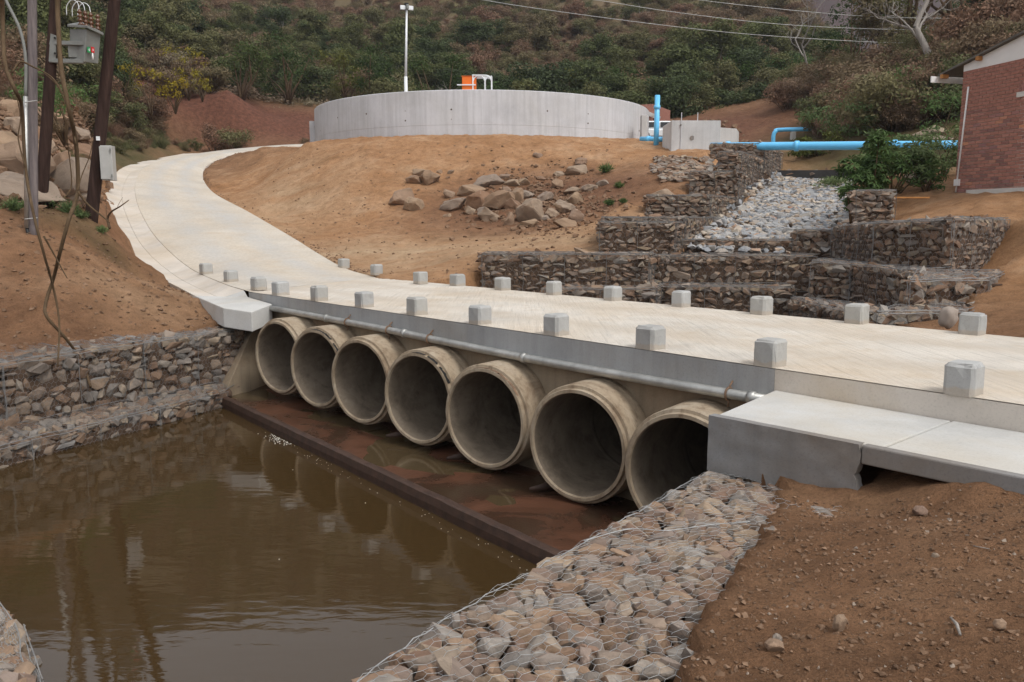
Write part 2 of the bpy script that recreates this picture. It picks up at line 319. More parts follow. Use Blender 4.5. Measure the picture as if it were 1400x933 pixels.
# left bank
cp(aty(0, 470, 12.6), aty(60, 462, 13.2), aty(150, 455, 14), aty(250, 440, 15.3), (-8.5, 12.8, -.45), (-11, 12, -.1), (-9, 14, .1),
   aty(60, 400, 14), aty(200, 400, 16), aty(120, 350, 16.5), aty(30, 330, 15.6), aty(190, 385, 18.3), aty(45, 318, 16.4), aty(125, 296, 19), aty(70, 285, 18.5), aty(95, 300, 17.8),
   aty(0, 260, 19), aty(0, 140, 26), aty(60, 180, 26), aty(60, 250, 21), aty(110, 235, 24), aty(130, 262, 22.5), aty(100, 140, 34), (-14, 12, 1.2), (-14, 17, 2.8), (-22, 22, 7), (-24, 30, 8.5),
   (-26, 40, 9), (-28, 52, 9.5), (-17, 23, 5.2), (-18, 28, 4.8), (-22.5, 36, 5.6), (-24, 44, 6.8))
# cutting beside the bend
cp(aty(300, 200, 64), aty(430, 192, 66), aty(360, 158, 70), aty(430, 150, 72), aty(250, 200, 62), (-30, 62, 12), (-22, 66, 11.5))
# mound and tank platform
cp(aty(500, 345, 24), aty(560, 350, 23.5), aty(600, 362, 21), aty(640, 375, 19.3), aty(640, 345, 21.5), aty(720, 330, 23), aty(790, 318, 23), aty(380, 300, 33.5), aty(450, 312, 30), aty(560, 310, 28.5), aty(680, 316, 27), aty(800, 310, 25.5),
   aty(350, 255, 40), aty(400, 268, 35), aty(480, 250, 34), aty(560, 240, 34.5), aty(680, 240, 34), aty(780, 245, 33), aty(420, 212, 39.5), aty(500, 196, 38.7), aty(600, 187, 38.8), aty(700, 187, 38.8), aty(800, 191, 38.6),
   aty(870, 198, 37.5), aty(840, 220, 34.5), aty(900, 208, 35.8), aty(870, 260, 29), aty(850, 290, 26), aty(920, 232, 32), aty(800, 285, 28.5), aty(335, 235, 45), aty(345, 220, 48),
   (-2, 49, 5.6), (-9, 47, 5.4), (-10, 41, 5.1), (6, 46, 5.6), (-6, 58, 6.1), (2, 62, 6.6), (8, 58, 7.0), (-13, 45, 4.9), (-14.5, 49, 5.6))
# channel left bank behind the gabions
cp((1.9, 20.5, .58), (1.7, 21.6, .72), (2.6, 22.6, 1.2), (3.3, 23.6, 1.42), (3.4, 25.2, 1.9), (4.9, 26.7, 2.05), (5.5, 27.8, 2.6), (6.5, 30.2, 3.6), (7.5, 33, 4.1), (8.5, 36, 4.5), (10, 40, 5.0), (0.5, 20.6, .62))
# bed
for yy in (21.5, 24, 27, 30, 33, 36):
    xl = 4.6 + (yy - 21.5) * .455; cp((xl + .6, yy, BED(0, yy)), (xl + 2, yy, BED(0, yy) - .1), (xl + 3.6, yy, BED(0, yy) + .1))
cp((13, 40, 4.3), (14, 46, 5.2))
# right bank, building pad, weeds beyond
cp((8.8, 20.2, 1.35), (9.2, 18.5, 1.42), (10.6, 17, 1.5), (8.9, 17.2, 1.42), (10.2, 15.6, 1.3), (8.9, 14.1, .62), (8.0, 12.8, .32), (7.4, 11.4, .10), (6.6, 10.0, -.02), (7.8, 9.6, .05), (9.5, 11.5, .9), (11.5, 14, 1.6), (11.2, 19, 2.0), (13, 21, 2.12), (15, 19, 2.1), (13, 16.5, 1.9), (16, 24, 2.2), (20, 21, 2.2),
   (10, 23.5, 2.1), (11, 26, 2.7), (12.5, 29, 3.1), (14.5, 28, 3.2), (16, 32, 3.8), (19, 33, 4.6), (15.5, 37, 4.6), (20, 42, 6.2), (17, 50, 6.0), (19, 48, 6.3), (24, 40, 8.5), (12, 52, 5.9), (14, 57, 6.3), (22, 58, 8.8), (10, 62, 8.6), (16, 66, 9.2), (4, 70, 8.6), (10, 72, 9.6), (28, 48, 11), (30, 60, 14), (24, 30, 5.5), (30, 34, 8))
# road approach right and foreground mound
cp((6.5, 4, -.12), (5.0, 6.2, -.1), (8, 6, -.05), (10, 9, .3), (4.2, 3.6, -.18), (9, 1, -.2), (14, 8, 1.0))
cp((.62, 3.1, -.58), (.85, 3.85, -.57), (1.3, 4.6, -.58), (1.6, 5.2, -.6), (1.9, 5.9, -.62), (2.35, 5.45, -.6), (2.7, 5.1, -.45), (3.0, 4.95, -.33), (3.4, 4.6, -.3), (3.9, 4.3, -.26),
   (2.6, 4.3, -.36), (2.0, 3.8, -.42), (1.7, 3.2, -.42), (1.5, 2.4, -.4), (2.5, 3.0, -.3), (3.2, 3.6, -.26), (1.2, 3.3, -.5), (2.4, 1.5, -.28), (0.6, 2.0, -.5), (0, 0, -.4), (3.5, .5, -.22), (2.1, 4.9, -.52), (1.5, 4.2, -.52))
cp(*[tuple(DK(a, -1.42, z)) for a, z in ((-1.7, -.5), (-2.0, -.36), (-2.3, -.27), (-2.8, -.24), (-3.4, -.24), (-4.2, -.24))])
cp((20, 8, 2.4), (-18, 8, 2.0), (-30, 20, 9), (30, 20, 3.5), (0, -6, -.4), (14, -4, 0), (-14, 2, -.2), (-8, 8.5, -.45), (-9, 6, -.6))
CPA = np.array(CP)
def tps_fit(P):
    n = len(P); d = np.hypot(P[:, None, 0] - P[None, :, 0], P[:, None, 1] - P[None, :, 1]); K = d * 1.0
    A = np.zeros((n + 3, n + 3)); A[:n, :n] = -K + np.eye(n) * -.02; A[:n, n] = 1; A[:n, n + 1:] = P[:, :2]; A[n, :n] = 1; A[n + 1:, :n] = P[:, :2].T
    return np.linalg.solve(A, np.concatenate([P[:, 2], np.zeros(3)]))
W_ = tps_fit(CPA)
def terrain(x, y):
    x = np.asarray(x, float).ravel(); y = np.asarray(y, float).ravel(); out = np.empty(len(x))
    for i in range(0, len(x), 20000):
        xx, yy = x[i:i + 20000], y[i:i + 20000]
        d = np.hypot(xx[:, None] - CPA[None, :, 0], yy[:, None] - CPA[None, :, 1])
        out[i:i + 20000] = -d @ W_[:-3] + W_[-3] + W_[-2] * xx + W_[-1] * yy
    return out
def inside(poly, x, y):
    r = np.zeros(len(x), bool); n = len(poly); j = n - 1
    for i in range(n):
        xi, yi = poly[i][:2]; xj, yj = poly[j][:2]
        c_ = ((yi > y) != (yj > y)) & (x < (xj - xi) * (y - yi) / ((yj - yi) or 1e-9) + xi); r ^= c_; j = i
    return r
# pools, below the walls
LW = [(-8.25, 9.4), (-7.55, 11.6), (-6.55, 13.4), (-5.6, 15.3)]        # middle of the left wall
RW = [(2.15, 6.6), (.65, 4.4), (-.35, 3.0), (-1.5, 1.2)]               # middle of the right wall
POOL = [tuple(DK(11.2, .6)[:2])] + LW[::-1] + [(-9, 5), (-6, 1.0), (-3, 0.4)] + RW[::-1] + [tuple(DK(-.6, -.9)[:2]), tuple(DK(-.3, .6)[:2])]
POOL_UP = [tuple(DK(11.2, 3.4)[:2]), tuple(DK(-.2, 3.4)[:2]), (5.6, 12.0), (5.75, 16.8), (6.7, 17.8), (7.5, 20.3), (3.9, 20.5), (3.2, 19.8), (1, 19.6), (-.6, 19.5)]
xs = np.unique(np.concatenate([np.linspace(-62, -20, 60), np.linspace(-20, -9, 70), np.linspace(-9, 7, 150), np.linspace(7, 20, 90), np.linspace(20, 60, 50)]))
ys = np.unique(np.concatenate([np.linspace(-12, 1, 14), np.linspace(1, 8, 100), np.linspace(8, 24, 150), np.linspace(24, 42, 110), np.linspace(42, 80, 90)]))
GX, GY = np.meshgrid(xs, ys); gx, gy = GX.ravel(), GY.ravel(); gz = terrain(gx, gy)
def fbm(x, y, sc, o=4, seed=0):
    return np.array([noise.fractal((a * sc + seed, b * sc, seed * 1.7), 1.0, 2.0, o) for a, b in zip(x, y)])
near = gy < 30
gz += np.where(near, .035, .06) * fbm(gx, gy, .9, 5) + np.where((gy < 8) & (gy > 0), .030, .04) * fbm(gx, gy, 3.5, 5, 9.0) + np.where((gy < 8) & (gy > 0), .014, .0) * np.abs(fbm(gx, gy, 8.0, 4, 13.0)) + np.where(gy > 8, .05, .0) * np.abs(fbm(gx * 1.6, gy * .5, 1.1, 3, 21.0)) * -1
rr_ = np.hypot(gx + 1.7, gy - 49.5); aa_ = np.arctan2(gy - 49.5, gx + 1.7); mk = ((rr_ > 10.2) & (rr_ < 24) & (gy < 48)).astype(float) * np.clip((rr_ - 10.2) / 2, 0, 1) * np.clip((24 - rr_) / 4, 0, 1)
gz -= mk * .10 * np.clip(np.array([noise.noise((a * 9, r * .12, 4.0)) for a, r in zip(aa_, rr_)]) - .15, 0, 1) + mk * .05 * np.clip(np.array([noise.noise((a * 26, r * .25, 9.0)) for a, r in zip(aa_, rr_)]), 0, 1)
# bring the ground under road, drain and deck
rp = np.concatenate([RS, LS, OS]); 
road_poly = [tuple(p[:2]) for p in RS] + [tuple(p[:2]) for p in OS[::-1]]
inr = inside(road_poly, gx, gy)
idx = np.where(inr)[0]
mids = np.concatenate([RS * (1 - t) + LS * t for t in (0, .25, .5, .75, 1)] + [OS * .5 + LS * .5, OS]); 
dd = np.hypot(gx[idx, None] - mids[None, :, 0], gy[idx, None] - mids[None, :, 1]); gz[idx] = mids[np.argmin(dd, 1), 2] - .22
indk = inside([tuple(DK(13.5, .1)[:2]), tuple(DK(-7, .1)[:2]), tuple(DK(-7, 3.9)[:2]), tuple(DK(13.5, 3.9)[:2])], gx, gy); adk = (gx - O0.x) * DV.x + (gy - O0.y) * DV.y; gz[indk] = np.minimum(gz[indk], np.where((adk[indk] > -.7) & (adk[indk] < 11.2), -2.3, -.35))
insl = inside([tuple(DK(-.2, -1.2)[:2]), tuple(DK(-7, -1.1)[:2]), tuple(DK(-7, .2)[:2]), tuple(DK(-.2, .2)[:2])], gx, gy); gz[insl] = np.minimum(gz[insl], np.where((gx[insl] - O0.x) * DV.x + (gy[insl] - O0.y) * DV.y > -1.47, -.6, -.40))
MAT_P = [(1.62, 6.56), (.42, 4.97), (-.30, 4.08), (-.80, 3.28), (-1.5, 2.1), (-.1, 1.6), (.58, 3.0), (.86, 3.75), (1.27, 4.5), (1.55, 5.0), (1.78, 5.5), (2.05, 6.1)]
T1P = [(8.0, 20.0), (7.75, 17.05), (8.12, 15.75), (9.75, 17.1), (9.6, 17.6), (8.6, 16.6), (8.2, 17.2), (8.5, 20.2)]
T2P = [(6.3, 17.4), (6.9, 16.8), (7.2, 15.0), (6.21, 12.9), (7.62, 13.15), (8.4, 14.3), (8.5, 15.45), (8.12, 15.75), (7.75, 17.05), (8.0, 20.0), (7.0, 19.6)]
T3P = [(5.64, 16.6), (5.65, 15.2), (5.66, 14.0), (5.33, 12.0), (6.58, 11.9), (7.3, 13.3), (6.6, 13.3), (7.5, 15.1), (7.2, 17.0), (6.7, 17.7), (6.2, 18.2)]
q = inside([(4.3, 20.7), (11.7, 36.8), (14.9, 36.6), (8.5, 20.7)], gx, gy); gz[q] = np.minimum(gz[q], BED(0, gy[q]) - .10)
q = inside([(8.06, 15.6), (8.35, 14.4), (10.4, 15.4), (10.5, 17.2), (9.9, 17.1)], gx, gy); gz[q] = np.minimum(gz[q], .38 + 1.0 * np.clip((gx[q] - 9.0) / 1.2, 0, 1) ** 1.5)
for u0, u1, yf, zf in ((815, 930, 20.75, .52), (878, 1000, 24.3, 1.42), (936, 1010, 27.3, 2.05), (974, 1012, 29.8, 2.9), (962, 1042, 33.3, 3.72)):
    k0, k1 = (u0 - 700) / FOC, (u1 - 700) / FOC; q = inside([(k0 * yf, yf), (k1 * yf, yf), (k1 * (yf - 1.3), yf - 1.3), (k0 * (yf - 1.3), yf - 1.3)], gx, gy); gz[q] = np.minimum(gz[q], zf)
q = inside([(6.7, 19.0), (7.95, 19.0), (8.1, 20.9), (6.9, 20.9)], gx, gy); gz[q] = np.minimum(gz[q], .3)
q = inside([(3.2, 19.3), (7.4, 19.3), (8.0, 21.0), (4.4, 21.1)], gx, gy); gz[q] = np.minimum(gz[q], .40)
for pl, zz in ((MAT_P, -.84), (T1P, 1.15), (T2P, .25), (T3P, -.4)):
    q = inside(pl, gx, gy); gz[q] = np.minimum(gz[q], zz + .05 * fbm(gx[q], gy[q], 2.0, 3, 4.0))
for pl, zz in ((POOL, -3.0), (POOL_UP, -2.2)):
    q = inside(pl, gx, gy); gz[q] = zz
nx, ny = len(xs), len(ys)
gfaces = [(j * nx + i, j * nx + i + 1, (j + 1) * nx + i + 1, (j + 1) * nx + i) for j in range(ny - 1) for i in range(nx - 1)]
me = bpy.data.meshes.new('ground'); me.from_pydata(np.stack([gx, gy, gz], 1).tolist(), [], gfaces); me.materials.append(M['soil'])
me.polygons.foreach_set('use_smooth', [True] * len(me.polygons))
def blob(cx, cy, rx, ry, soft=.5):
    q = np.hypot((gx - cx) / rx, (gy - cy) / ry); return np.clip((1 + soft - q) / (2 * soft), 0, 1)
dryv = np.clip(np.maximum.reduce([blob(-2, 36, 15, 17, .25), blob(11, 17.5, 5.5, 7.5, .35), blob(6, 30, 5, 9), .5 * blob(-6.8, 17.2, 2.2, 3.0, .7), .9 * blob(-2, 21, 4, 3)]) + .22 * fbm(gx, gy, .25, 4, 3.0), 0, 1)
dryv *= 1 - .95 * blob(1.3, 30.0, 4.6, 4.2, .45)
dryv = np.clip(dryv + np.where(gy < 8, .05, 0), 0, 1)
greenv = np.clip(np.maximum.reduce([blob(16, 34, 5, 8, .5), blob(24, 44, 11, 14, .4), blob(-26, 40, 8, 18, .3), .6 * blob(-9.5, 18.3, 1.6, 1.2), blob(0, 86, 80, 12, .3)]) + .3 * fbm(gx, gy, .4, 4, 5.0) - .15, 0, 1)
redv = np.clip(np.maximum.reduce([blob(-22, 68, 11, 5, .4), .85 * blob(10, 62, 10, 8, .4), .5 * blob(-15, 22, 5, 7), .3 * blob(-15, 14, 6, 4), .45 * blob(1.3, 30.2, 4.4, 3.6, .5)]), 0, 1)
palev = np.clip(np.maximum.reduce([.75 * blob(-3.5, 23.5, 4.5, 2.6, .7), .6 * blob(.5, 22.6, 4, 2.2, .7), .6 * blob(-9.5, 33, 2.6, 5, .7), .35 * blob(-6.6, 17.4, 1.3, 2.2, .7)]) * (.75 + .7 * fbm(gx * .6, gy * 1.6, .9, 5, 31.0)), 0, 1)
for nm, arr in (('pale', palev), ('dry', dryv), ('green', greenv * (gy > 15)), ('red', redv)):
    a_ = me.attributes.new(nm, 'FLOAT', 'POINT'); a_.data.foreach_set('value', arr.astype(np.float32))
ground = link('ground', me); tag(ground, 'bare brown earth banks and graded soil around the culvert', kind='structure')
GZ2 = gz.reshape(ny, nx)
def gh(x, y):                            # height of the built ground mesh
    i = min(max(np.searchsorted(xs, x) - 1, 0), nx - 2); j = min(max(np.searchsorted(ys, y) - 1, 0), ny - 2)
    u = (x - xs[i]) / (xs[i + 1] - xs[i]); v = (y - ys[j]) / (ys[j + 1] - ys[j])
    return float(GZ2[j, i] * (1 - u) * (1 - v) + GZ2[j, i + 1] * u * (1 - v) + GZ2[j + 1, i] * (1 - u) * v + GZ2[j + 1, i + 1] * u * v)

# ------------------------------------------------------------------ hills
def sstep(a, b, x): t = np.clip((x - a) / (b - a), 0, 1); return t * t * (3 - 2 * t)
def hill_h(x, y):
    k = x / np.maximum(y, 1)                        # bearing from the works
    y0 = 74 - 16 * sstep(-.25, -.6, k) - 0 * k
    t = np.maximum(y - y0, -20)
    rise = .40 * np.minimum(t, 62) + .65 * np.clip(t - 62, 0, 200)
    base = 8.6 + 3.0 * sstep(-.2, -.5, k)
    cap = y * np.interp(k, [-3, .27, .325, .365, .395, .43, .46, .5, .6, .8], [2, 2, .258, .21, .178, .152, .14, .13, .12, .12])
    z = base + rise
    z = np.minimum(z, np.maximum(cap, base)) if True else z
    right = 5 + np.clip(y - 50, 0, 400) * np.interp(k, [.3, .43, .5, .6, .75, 1.2], [0, .10, .28, .40, .5, .6])
    z = np.where(k > .40, np.maximum(z, right), z)
    return z
hx = np.linspace(-190, 260, 170); hy = np.concatenate([np.linspace(56, 150, 70), np.linspace(153, 330, 50)])
HX, HY = np.meshgrid(hx, hy); hxx, hyy = HX.ravel(), HY.ravel(); hz = hill_h(hxx, hyy) + 2.2 * fbm(hxx, hyy, .03, 4, 2.0) * sstep(80, 120, hyy)
# keep the hill under the graded ground in front
gt = terrain(hxx, hyy); front = (hyy < 80) & (np.abs(hxx) < 58); hz = np.where(front, np.minimum(hz, gt - .6 + 40 * sstep(68, 80, hyy)), hz)
n1, n2 = len(hx), len(hy)
me = bpy.data.meshes.new('hill'); me.from_pydata(np.stack([hxx, hyy, hz], 1).tolist(), [], [(j * n1 + i, j * n1 + i + 1, (j + 1) * n1 + i + 1, (j + 1) * n1 + i) for j in range(n2 - 1) for i in range(n1 - 1)])
me.materials.append(M['hill']); me.polygons.foreach_set('use_smooth', [True] * len(me.polygons))
tag(link('hill', me), 'steep scrub covered hillside rising behind the reservoir', kind='structure')
HZ2 = hz.reshape(n2, n1)
def hh(x, y):
    i = min(max(np.searchsorted(hx, x) - 1, 0), n1 - 2); j = min(max(np.searchsorted(hy, y) - 1, 0), n2 - 2)
    u = (x - hx[i]) / (hx[i + 1] - hx[i]); v = (y - hy[j]) / (hy[j + 1] - hy[j])
    return float(HZ2[j, i] * (1 - u) * (1 - v) + HZ2[j, i + 1] * u * (1 - v) + HZ2[j + 1, i] * (1 - u) * v + HZ2[j + 1, i + 1] * u * v)
fx, fy = np.meshgrid(np.linspace(-100, 900, 60), np.linspace(430, 900, 40)); fxx, fyy = fx.ravel(), fy.ravel()
fz = 60 + (fyy - 430) * .62 + 30 * fbm(fxx, fyy, .006, 5, 8.0)
me = bpy.data.meshes.new('far_hill'); me.from_pydata(np.stack([fxx, fyy, fz], 1).tolist(), [], [(j * 60 + i, j * 60 + i + 1, (j + 1) * 60 + i + 1, (j + 1) * 60 + i) for j in range(39) for i in range(59)])
me.materials.append(M['far_hill']); me.polygons.foreach_set('use_smooth', [True] * len(me.polygons))
tag(link('hill', me), 'distant purple brown burnt hill closing the valley', kind='structure')
me = bpy.data.meshes.new('terrain'); me.from_pydata([(-950, -950, -8), (950, -950, -8), (950, 950, -8), (-950, 950, -8)], [], [(0, 1, 2, 3)]); me.materials.append(M['soil'])
tag(link('terrain', me), 'brown land around the works', kind='structure')

# ------------------------------------------------------------------ water
mb = MB(); WZ = -1.93
mb.add([(-30, -8, WZ), (6, -8, WZ), tuple(DK(-.5, .3, WZ)), tuple(DK(12, .3, WZ)), (-14, 16, WZ), (-30, 10, WZ)], [(0, 1, 2, 3, 4, 5)])
tag(mb.obj('water', M['water']), 'still muddy brown water below the culvert apron', kind='structure')
mb = MB(); mb.add([tuple(DK(12, 3.0, -1.75)), tuple(DK(-.5, 3.0, -1.75)), (7.5, 12, -1.75), (7.5, 20.5, -1.75), (-1, 20.5, -1.75)], [(0, 1, 2, 3, 4)])
tag(mb.obj('water', M['water']), 'shaded water between the bridge and stepped gabions', kind='structure')

# ------------------------------------------------------------------ bridge deck with fascia, headwall, blocks
bridge = empty('bridge', DK(5, 2, 0), 'low concrete bridge deck over a row of culvert pipes', 'bridge')
def child(o, p):                          # parts are built in world space
    o.parent = p; o.matrix_parent_inverse = Matrix.Translation(p.location).inverted(); return o
def dk_prism(mbx, a0, a1, b0, b1, z0, z1):
    return mbx.prism([tuple(DK(a1, b0)[:2]), tuple(DK(a0, b0)[:2]), tuple(DK(a0, b1)[:2]), tuple(DK(a1, b1)[:2])], z0, z1)
mb = MB(); na, nb = 60, 16
gv = []
for i in range(na + 1):
    a = -6.5 + (11.4 + 6.5 + 1.8) * i / na
    for j in range(nb + 1):
        b = -.001 + 4.055 * j / nb
        if a > 11.4: 
            t = (a - 11.4) / 1.8; aa = 11.4 + t * 1.8 * (j / nb)
        else: aa = a
        gv.append(tuple(DK(aa, b, .004 * noise.noise((aa * .8, b * .8, 1)) * min(1, j, nb - j))))
fs_ = [(i * (nb + 1) + j, (i + 1) * (nb + 1) + j, (i + 1) * (nb + 1) + j + 1, i * (nb + 1) + j + 1) for i in range(na) for j in range(nb)]
mb.add(gv, fs_); o = child(mb.obj('deck_surface', M['deck'], None, True), bridge); fix_normals(o)
if o.data.polygons[0].normal.z < 0: o.data.flip_normals()
mb = MB()                                  # slab body with the sloping soffit line of the fascia
mb.prism([tuple(DK(11.4, .0)[:2]), tuple(DK(.0, .0)[:2]), tuple(DK(.0, 4.05)[:2]), tuple(DK(11.4, 4.05)[:2])], [-.27, -.36, -.36, -.27], -.009)
child(mb.obj('deck_slab', M['fascia']), bridge)
mb = MB(); mb.prism([tuple(DK(-.003, .002)[:2]), tuple(DK(-6.5, .002)[:2]), tuple(DK(-6.5, 4.05)[:2]), tuple(DK(-.003, 4.05)[:2])], -.5, -.009)
child(mb.obj('approach_slab', M['drain']), bridge)
mb = MB(); dk_prism(mb, -.6, 12, .10, .38, -2.2, -.3); child(mb.obj('headwall', M['headwall']), bridge)
# headwall has to let the pipes through: pipes are open, so the wall is drilled
hw = bridge.children[-1]
cyl = MB()
PA = [9.267, 7.933, 6.59, 5.107, 3.686, 2.094, .661]; PZ = [-1.122 + .015 * a for a in PA]; PYAW = .915
PD = Vector((math.cos(PYAW), math.sin(PYAW), 0)); PX = Vector((-math.sin(PYAW), math.cos(PYAW), 0))
cutters = []
for a, z in zip(PA, PZ):
    p = DK(a, -.5, z); cyl.tube([p - PD * .2, p + PD * 3], .62, 32)
cut = cyl.mesh('cut'); co_ = bpy.data.objects.new('cut', cut)
COL.objects.link(co_)
bm_ = hw.modifiers.new('drill', 'BOOLEAN'); bm_.operation = 'DIFFERENCE'; bm_.object = co_; bm_.solver = 'EXACT'
bpy.context.view_layer.update(); dg = bpy.context.evaluated_depsgraph_get(); nm_ = bpy.data.meshes.new_from_object(hw.evaluated_get(dg)); hw.modifiers.clear(); hw.data = nm_
bpy.data.objects.remove(co_)

# guide blocks
def block_mesh(seed):
    rb = random.Random(seed); bm = bmesh.new(); bmesh.ops.create_cube(bm, size=1); bmesh.ops.scale(bm, vec=(.25, .25, .26), verts=bm.verts); bmesh.ops.translate(bm, vec=(0, 0, .13), verts=bm.verts)
    ed = [e for e in bm.edges if max(v.co.z for v in e.verts) > .2]
    bmesh.ops.bevel(bm, geom=ed, offset=rb.uniform(.022, .034), segments=1, affect='EDGES'); bmesh.ops.subdivide_edges(bm, edges=list(bm.edges), cuts=2, use_grid_fill=True)
    for v in bm.verts: v.co += Vector((rb.gauss(0, .0016), rb.gauss(0, .0016), rb.gauss(0, .0014)))
    for _ in range(3):
        c_ = rb.choice([v for v in bm.verts if v.co.z > .2]).co.copy()
        for v in bm.verts:
            if (v.co - c_).length < .035: v.co += (Vector((0, 0, .12)) - v.co).normalized() * rb.uniform(.002, .012)
    me = bpy.data.meshes.new('guide_block'); bm.to_mesh(me); bm.free(); me.materials.append(M['block']); return me
BLK = [block_mesh(i) for i in range(7)]; ordn = ['first', 'second', 'third', 'fourth', 'fifth', 'sixth', 'seventh', 'eighth', 'ninth', 'tenth', 'eleventh', 'twelfth']
near_pts = [atz(1327, 549.5, 0)] + [DK(a, .125) + DV * .125 for a in [1.453 * i for i in range(8)]] + [atz(354, 396, .02), atz(316, 385, .04), atz(282, 374.5, .07)]
near_pts[0] = DK(-1.62, .10)
S_ = 1.453
far_pts = [DK(-S_ + .98 + .125, 3.955)] + [DK(S_ * i + .98 + .125, 3.955) for i in range(0, 7)] + [atz(575, 388, .01), atz(515, 376, .05), atz(470, 367, .08)]
far_pts = [DK(-2 * S_ + .98 + .125, 3.955)] * 0 + far_pts
for row, pts in (('near', near_pts), ('far', far_pts)):
    for i, p in enumerate(pts):
        o = link('guide_block', BLK[(i * 3 + (row == 'far')) % 7]); o.location = (p.x, p.y, p.z - .004); o.rotation_euler = (random.gauss(0, .012), random.gauss(0, .012), math.pi / 2 + YAW + random.uniform(-.04, .04)); s_ = random.uniform(.95, 1.05); o.scale = (s_, s_, random.uniform(.95, 1.06))
        lab = ('chamfered concrete guide block on the pipe-side deck edge, %s from the right end' if row == 'near' else 'chamfered concrete guide block on the gabion-side deck edge, %s from the right end') % ordn[i]
        tag(o, lab, 'guide block', 'guide blocks along the %s edge of the deck' % ('pipe-side' if row == 'near' else 'gabion-side'))

# culvert pipes
lab_p = ['first culvert pipe, beside the sloping wing wall at the left end', 'second culvert pipe from the left wing wall, with black smears on its rim', 'third culvert pipe from the left wing wall, shallow water at its mouth',
         'middle culvert pipe of the seven, with dark smears along its upper rim', 'fifth culvert pipe from the left, browned rim beside the shallow pool', 'sixth culvert pipe, the most fully open round mouth', 'last culvert pipe at the right, half hidden by the concrete slab wall']
for k, (a, z) in enumerate(zip(PA, PZ)):
    p = DK(a, -.5, z); root = empty('culvert_pipe', p, lab_p[k], 'culvert pipe', 'concrete culvert pipes under the deck')
    prof = [(6.4, .58), (.03, .583), (.0, .592), (-.0, .628), (.012, .634), (.055, .634), (.06, .668), (.075, .675), (.9, .675), (6.4, .675)]
    jz = random.uniform(-.02, .02); NS = 56; mb = MB(); vv = []; 
    for t, r in prof:
        for i in range(NS):
            an = 2 * math.pi * i / NS; wob = 1 + .006 * noise.noise((math.cos(an) * 2, math.sin(an) * 2, k * 3 + t)); chip = (0.012 * max(0, noise.noise((math.cos(an) * 5, math.sin(an) * 5, k * 7)))) if abs(t) < .05 else 0
            vv.append(tuple(PD * (t + chip) + PX * (r * wob * math.cos(an)) + Vector((0, 0, r * wob * math.sin(an)))))
    mb.add(vv, [(q * NS + i, q * NS + (i + 1) % NS, (q + 1) * NS + (i + 1) % NS, (q + 1) * NS + i) for q in range(len(prof) - 1) for i in range(NS)])
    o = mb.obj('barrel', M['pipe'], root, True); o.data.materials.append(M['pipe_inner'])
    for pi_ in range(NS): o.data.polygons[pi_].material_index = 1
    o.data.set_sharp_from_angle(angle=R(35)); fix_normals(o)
    mb = MB(); mb.tube([PD * 6.36, PD * 6.44], .69, 32); mb.obj('flap_gate', M['galv_rust'], root)  # unseen disc added over the upstream end to keep daylight out of the bore
    # second pipe length seen inside with its joint
    mb = MB(); vv = []
    for t, r in ((1.22, .584), (1.24, .575), (1.30, .575), (1.32, .584)):
        for i in range(NS): an = 2 * math.pi * i / NS; vv.append(tuple(PD * t + PX * (r * math.cos(an)) + Vector((0, 0, r * math.sin(an)))))
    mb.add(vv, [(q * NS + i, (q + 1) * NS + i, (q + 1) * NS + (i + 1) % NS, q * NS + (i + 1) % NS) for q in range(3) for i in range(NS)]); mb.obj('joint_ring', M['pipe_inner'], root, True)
    if k in (1, 3, 4):
        for sgm in range(3):
            mb = MB(); vv = []; a0_ = R(75 + sgm * 28 + random.uniform(-6, 6)); nn_ = 9
            for i in range(nn_):
                an = a0_ + R(random.uniform(18, 26)) * i / (nn_ - 1); w0, w1 = -.002 + .012 * random.random(), .03 + .025 * random.random()
                for t in (w0, w1): vv.append(tuple(PD * t + PX * (.641 * math.cos(an)) + Vector((0, 0, .641 * math.sin(an)))))
            mb.add(vv, [(i * 2, i * 2 + 2, i * 2 + 3, i * 2 + 1) for i in range(nn_ - 1)]); mb.obj('tar_smear', M['black' if k != 4 else 'galv_rust'], root, True)
    # mortar fillet on the apron
    if k in (3, 4, 5): mb = MB(); q0 = PX * (.50) + Vector((0, 0, -.645)); mb.tube([q0 + PD * .05 + PX * .16, q0 + PD * .25 + PX * .05, q0 + PD * .7 - PX * .02], [.02, .055, .07], 7); mb.obj('mortar_fillet', M['apron_edge'], root, True)

# galvanised service pipe along the fascia
p0, p1 = DK(-.02, -.065, -.30), DK(10.35, -.065, -.235)
gp = empty('service_pipe', DK(5, -.065, -.3), 'thin galvanised steel pipe clipped along the fascia above the culverts', 'pipe')
mid = [p0.lerp(p1, t) + Vector((0, 0, -.035 * math.sin(math.pi * min(1, t * 1.6)))) for t in np.linspace(0, 1, 16)]
child(MB().tube(mid, .052, 14).obj('tube', M['galv'], None, True), gp)
def along(t):
    i = min(int(t * 15), 14); return mid[i].lerp(mid[i + 1], t * 15 - i)
tdir = (p1 - p0).normalized()
for t in (.045, .52, .62, .735):
    q = along(t); mb = MB(); ring = [q + (Vector((0, 0, 1)) * math.cos(x) + NV * math.sin(x)) * .062 for x in np.linspace(0, 2 * math.pi, 17)]
    mb.tube(ring, .012, 6); mb.tube([q + Vector((0, 0, .06)), q + Vector((0, 0, .12)) + NV * .06], .01, 6); mb.tube([q + Vector((0, 0, -.05)), q + Vector((0, 0, -.13))], .01, 6)
    child(mb.obj('clamp', M['galv_rust'], None, True), gp)
for t in (.33, .58, .8, .02):
    q = along(t); child(MB().tube([q - tdir * .035, q + tdir * .035], .064, 14).obj('coupling', M['galv'], None, True), gp)

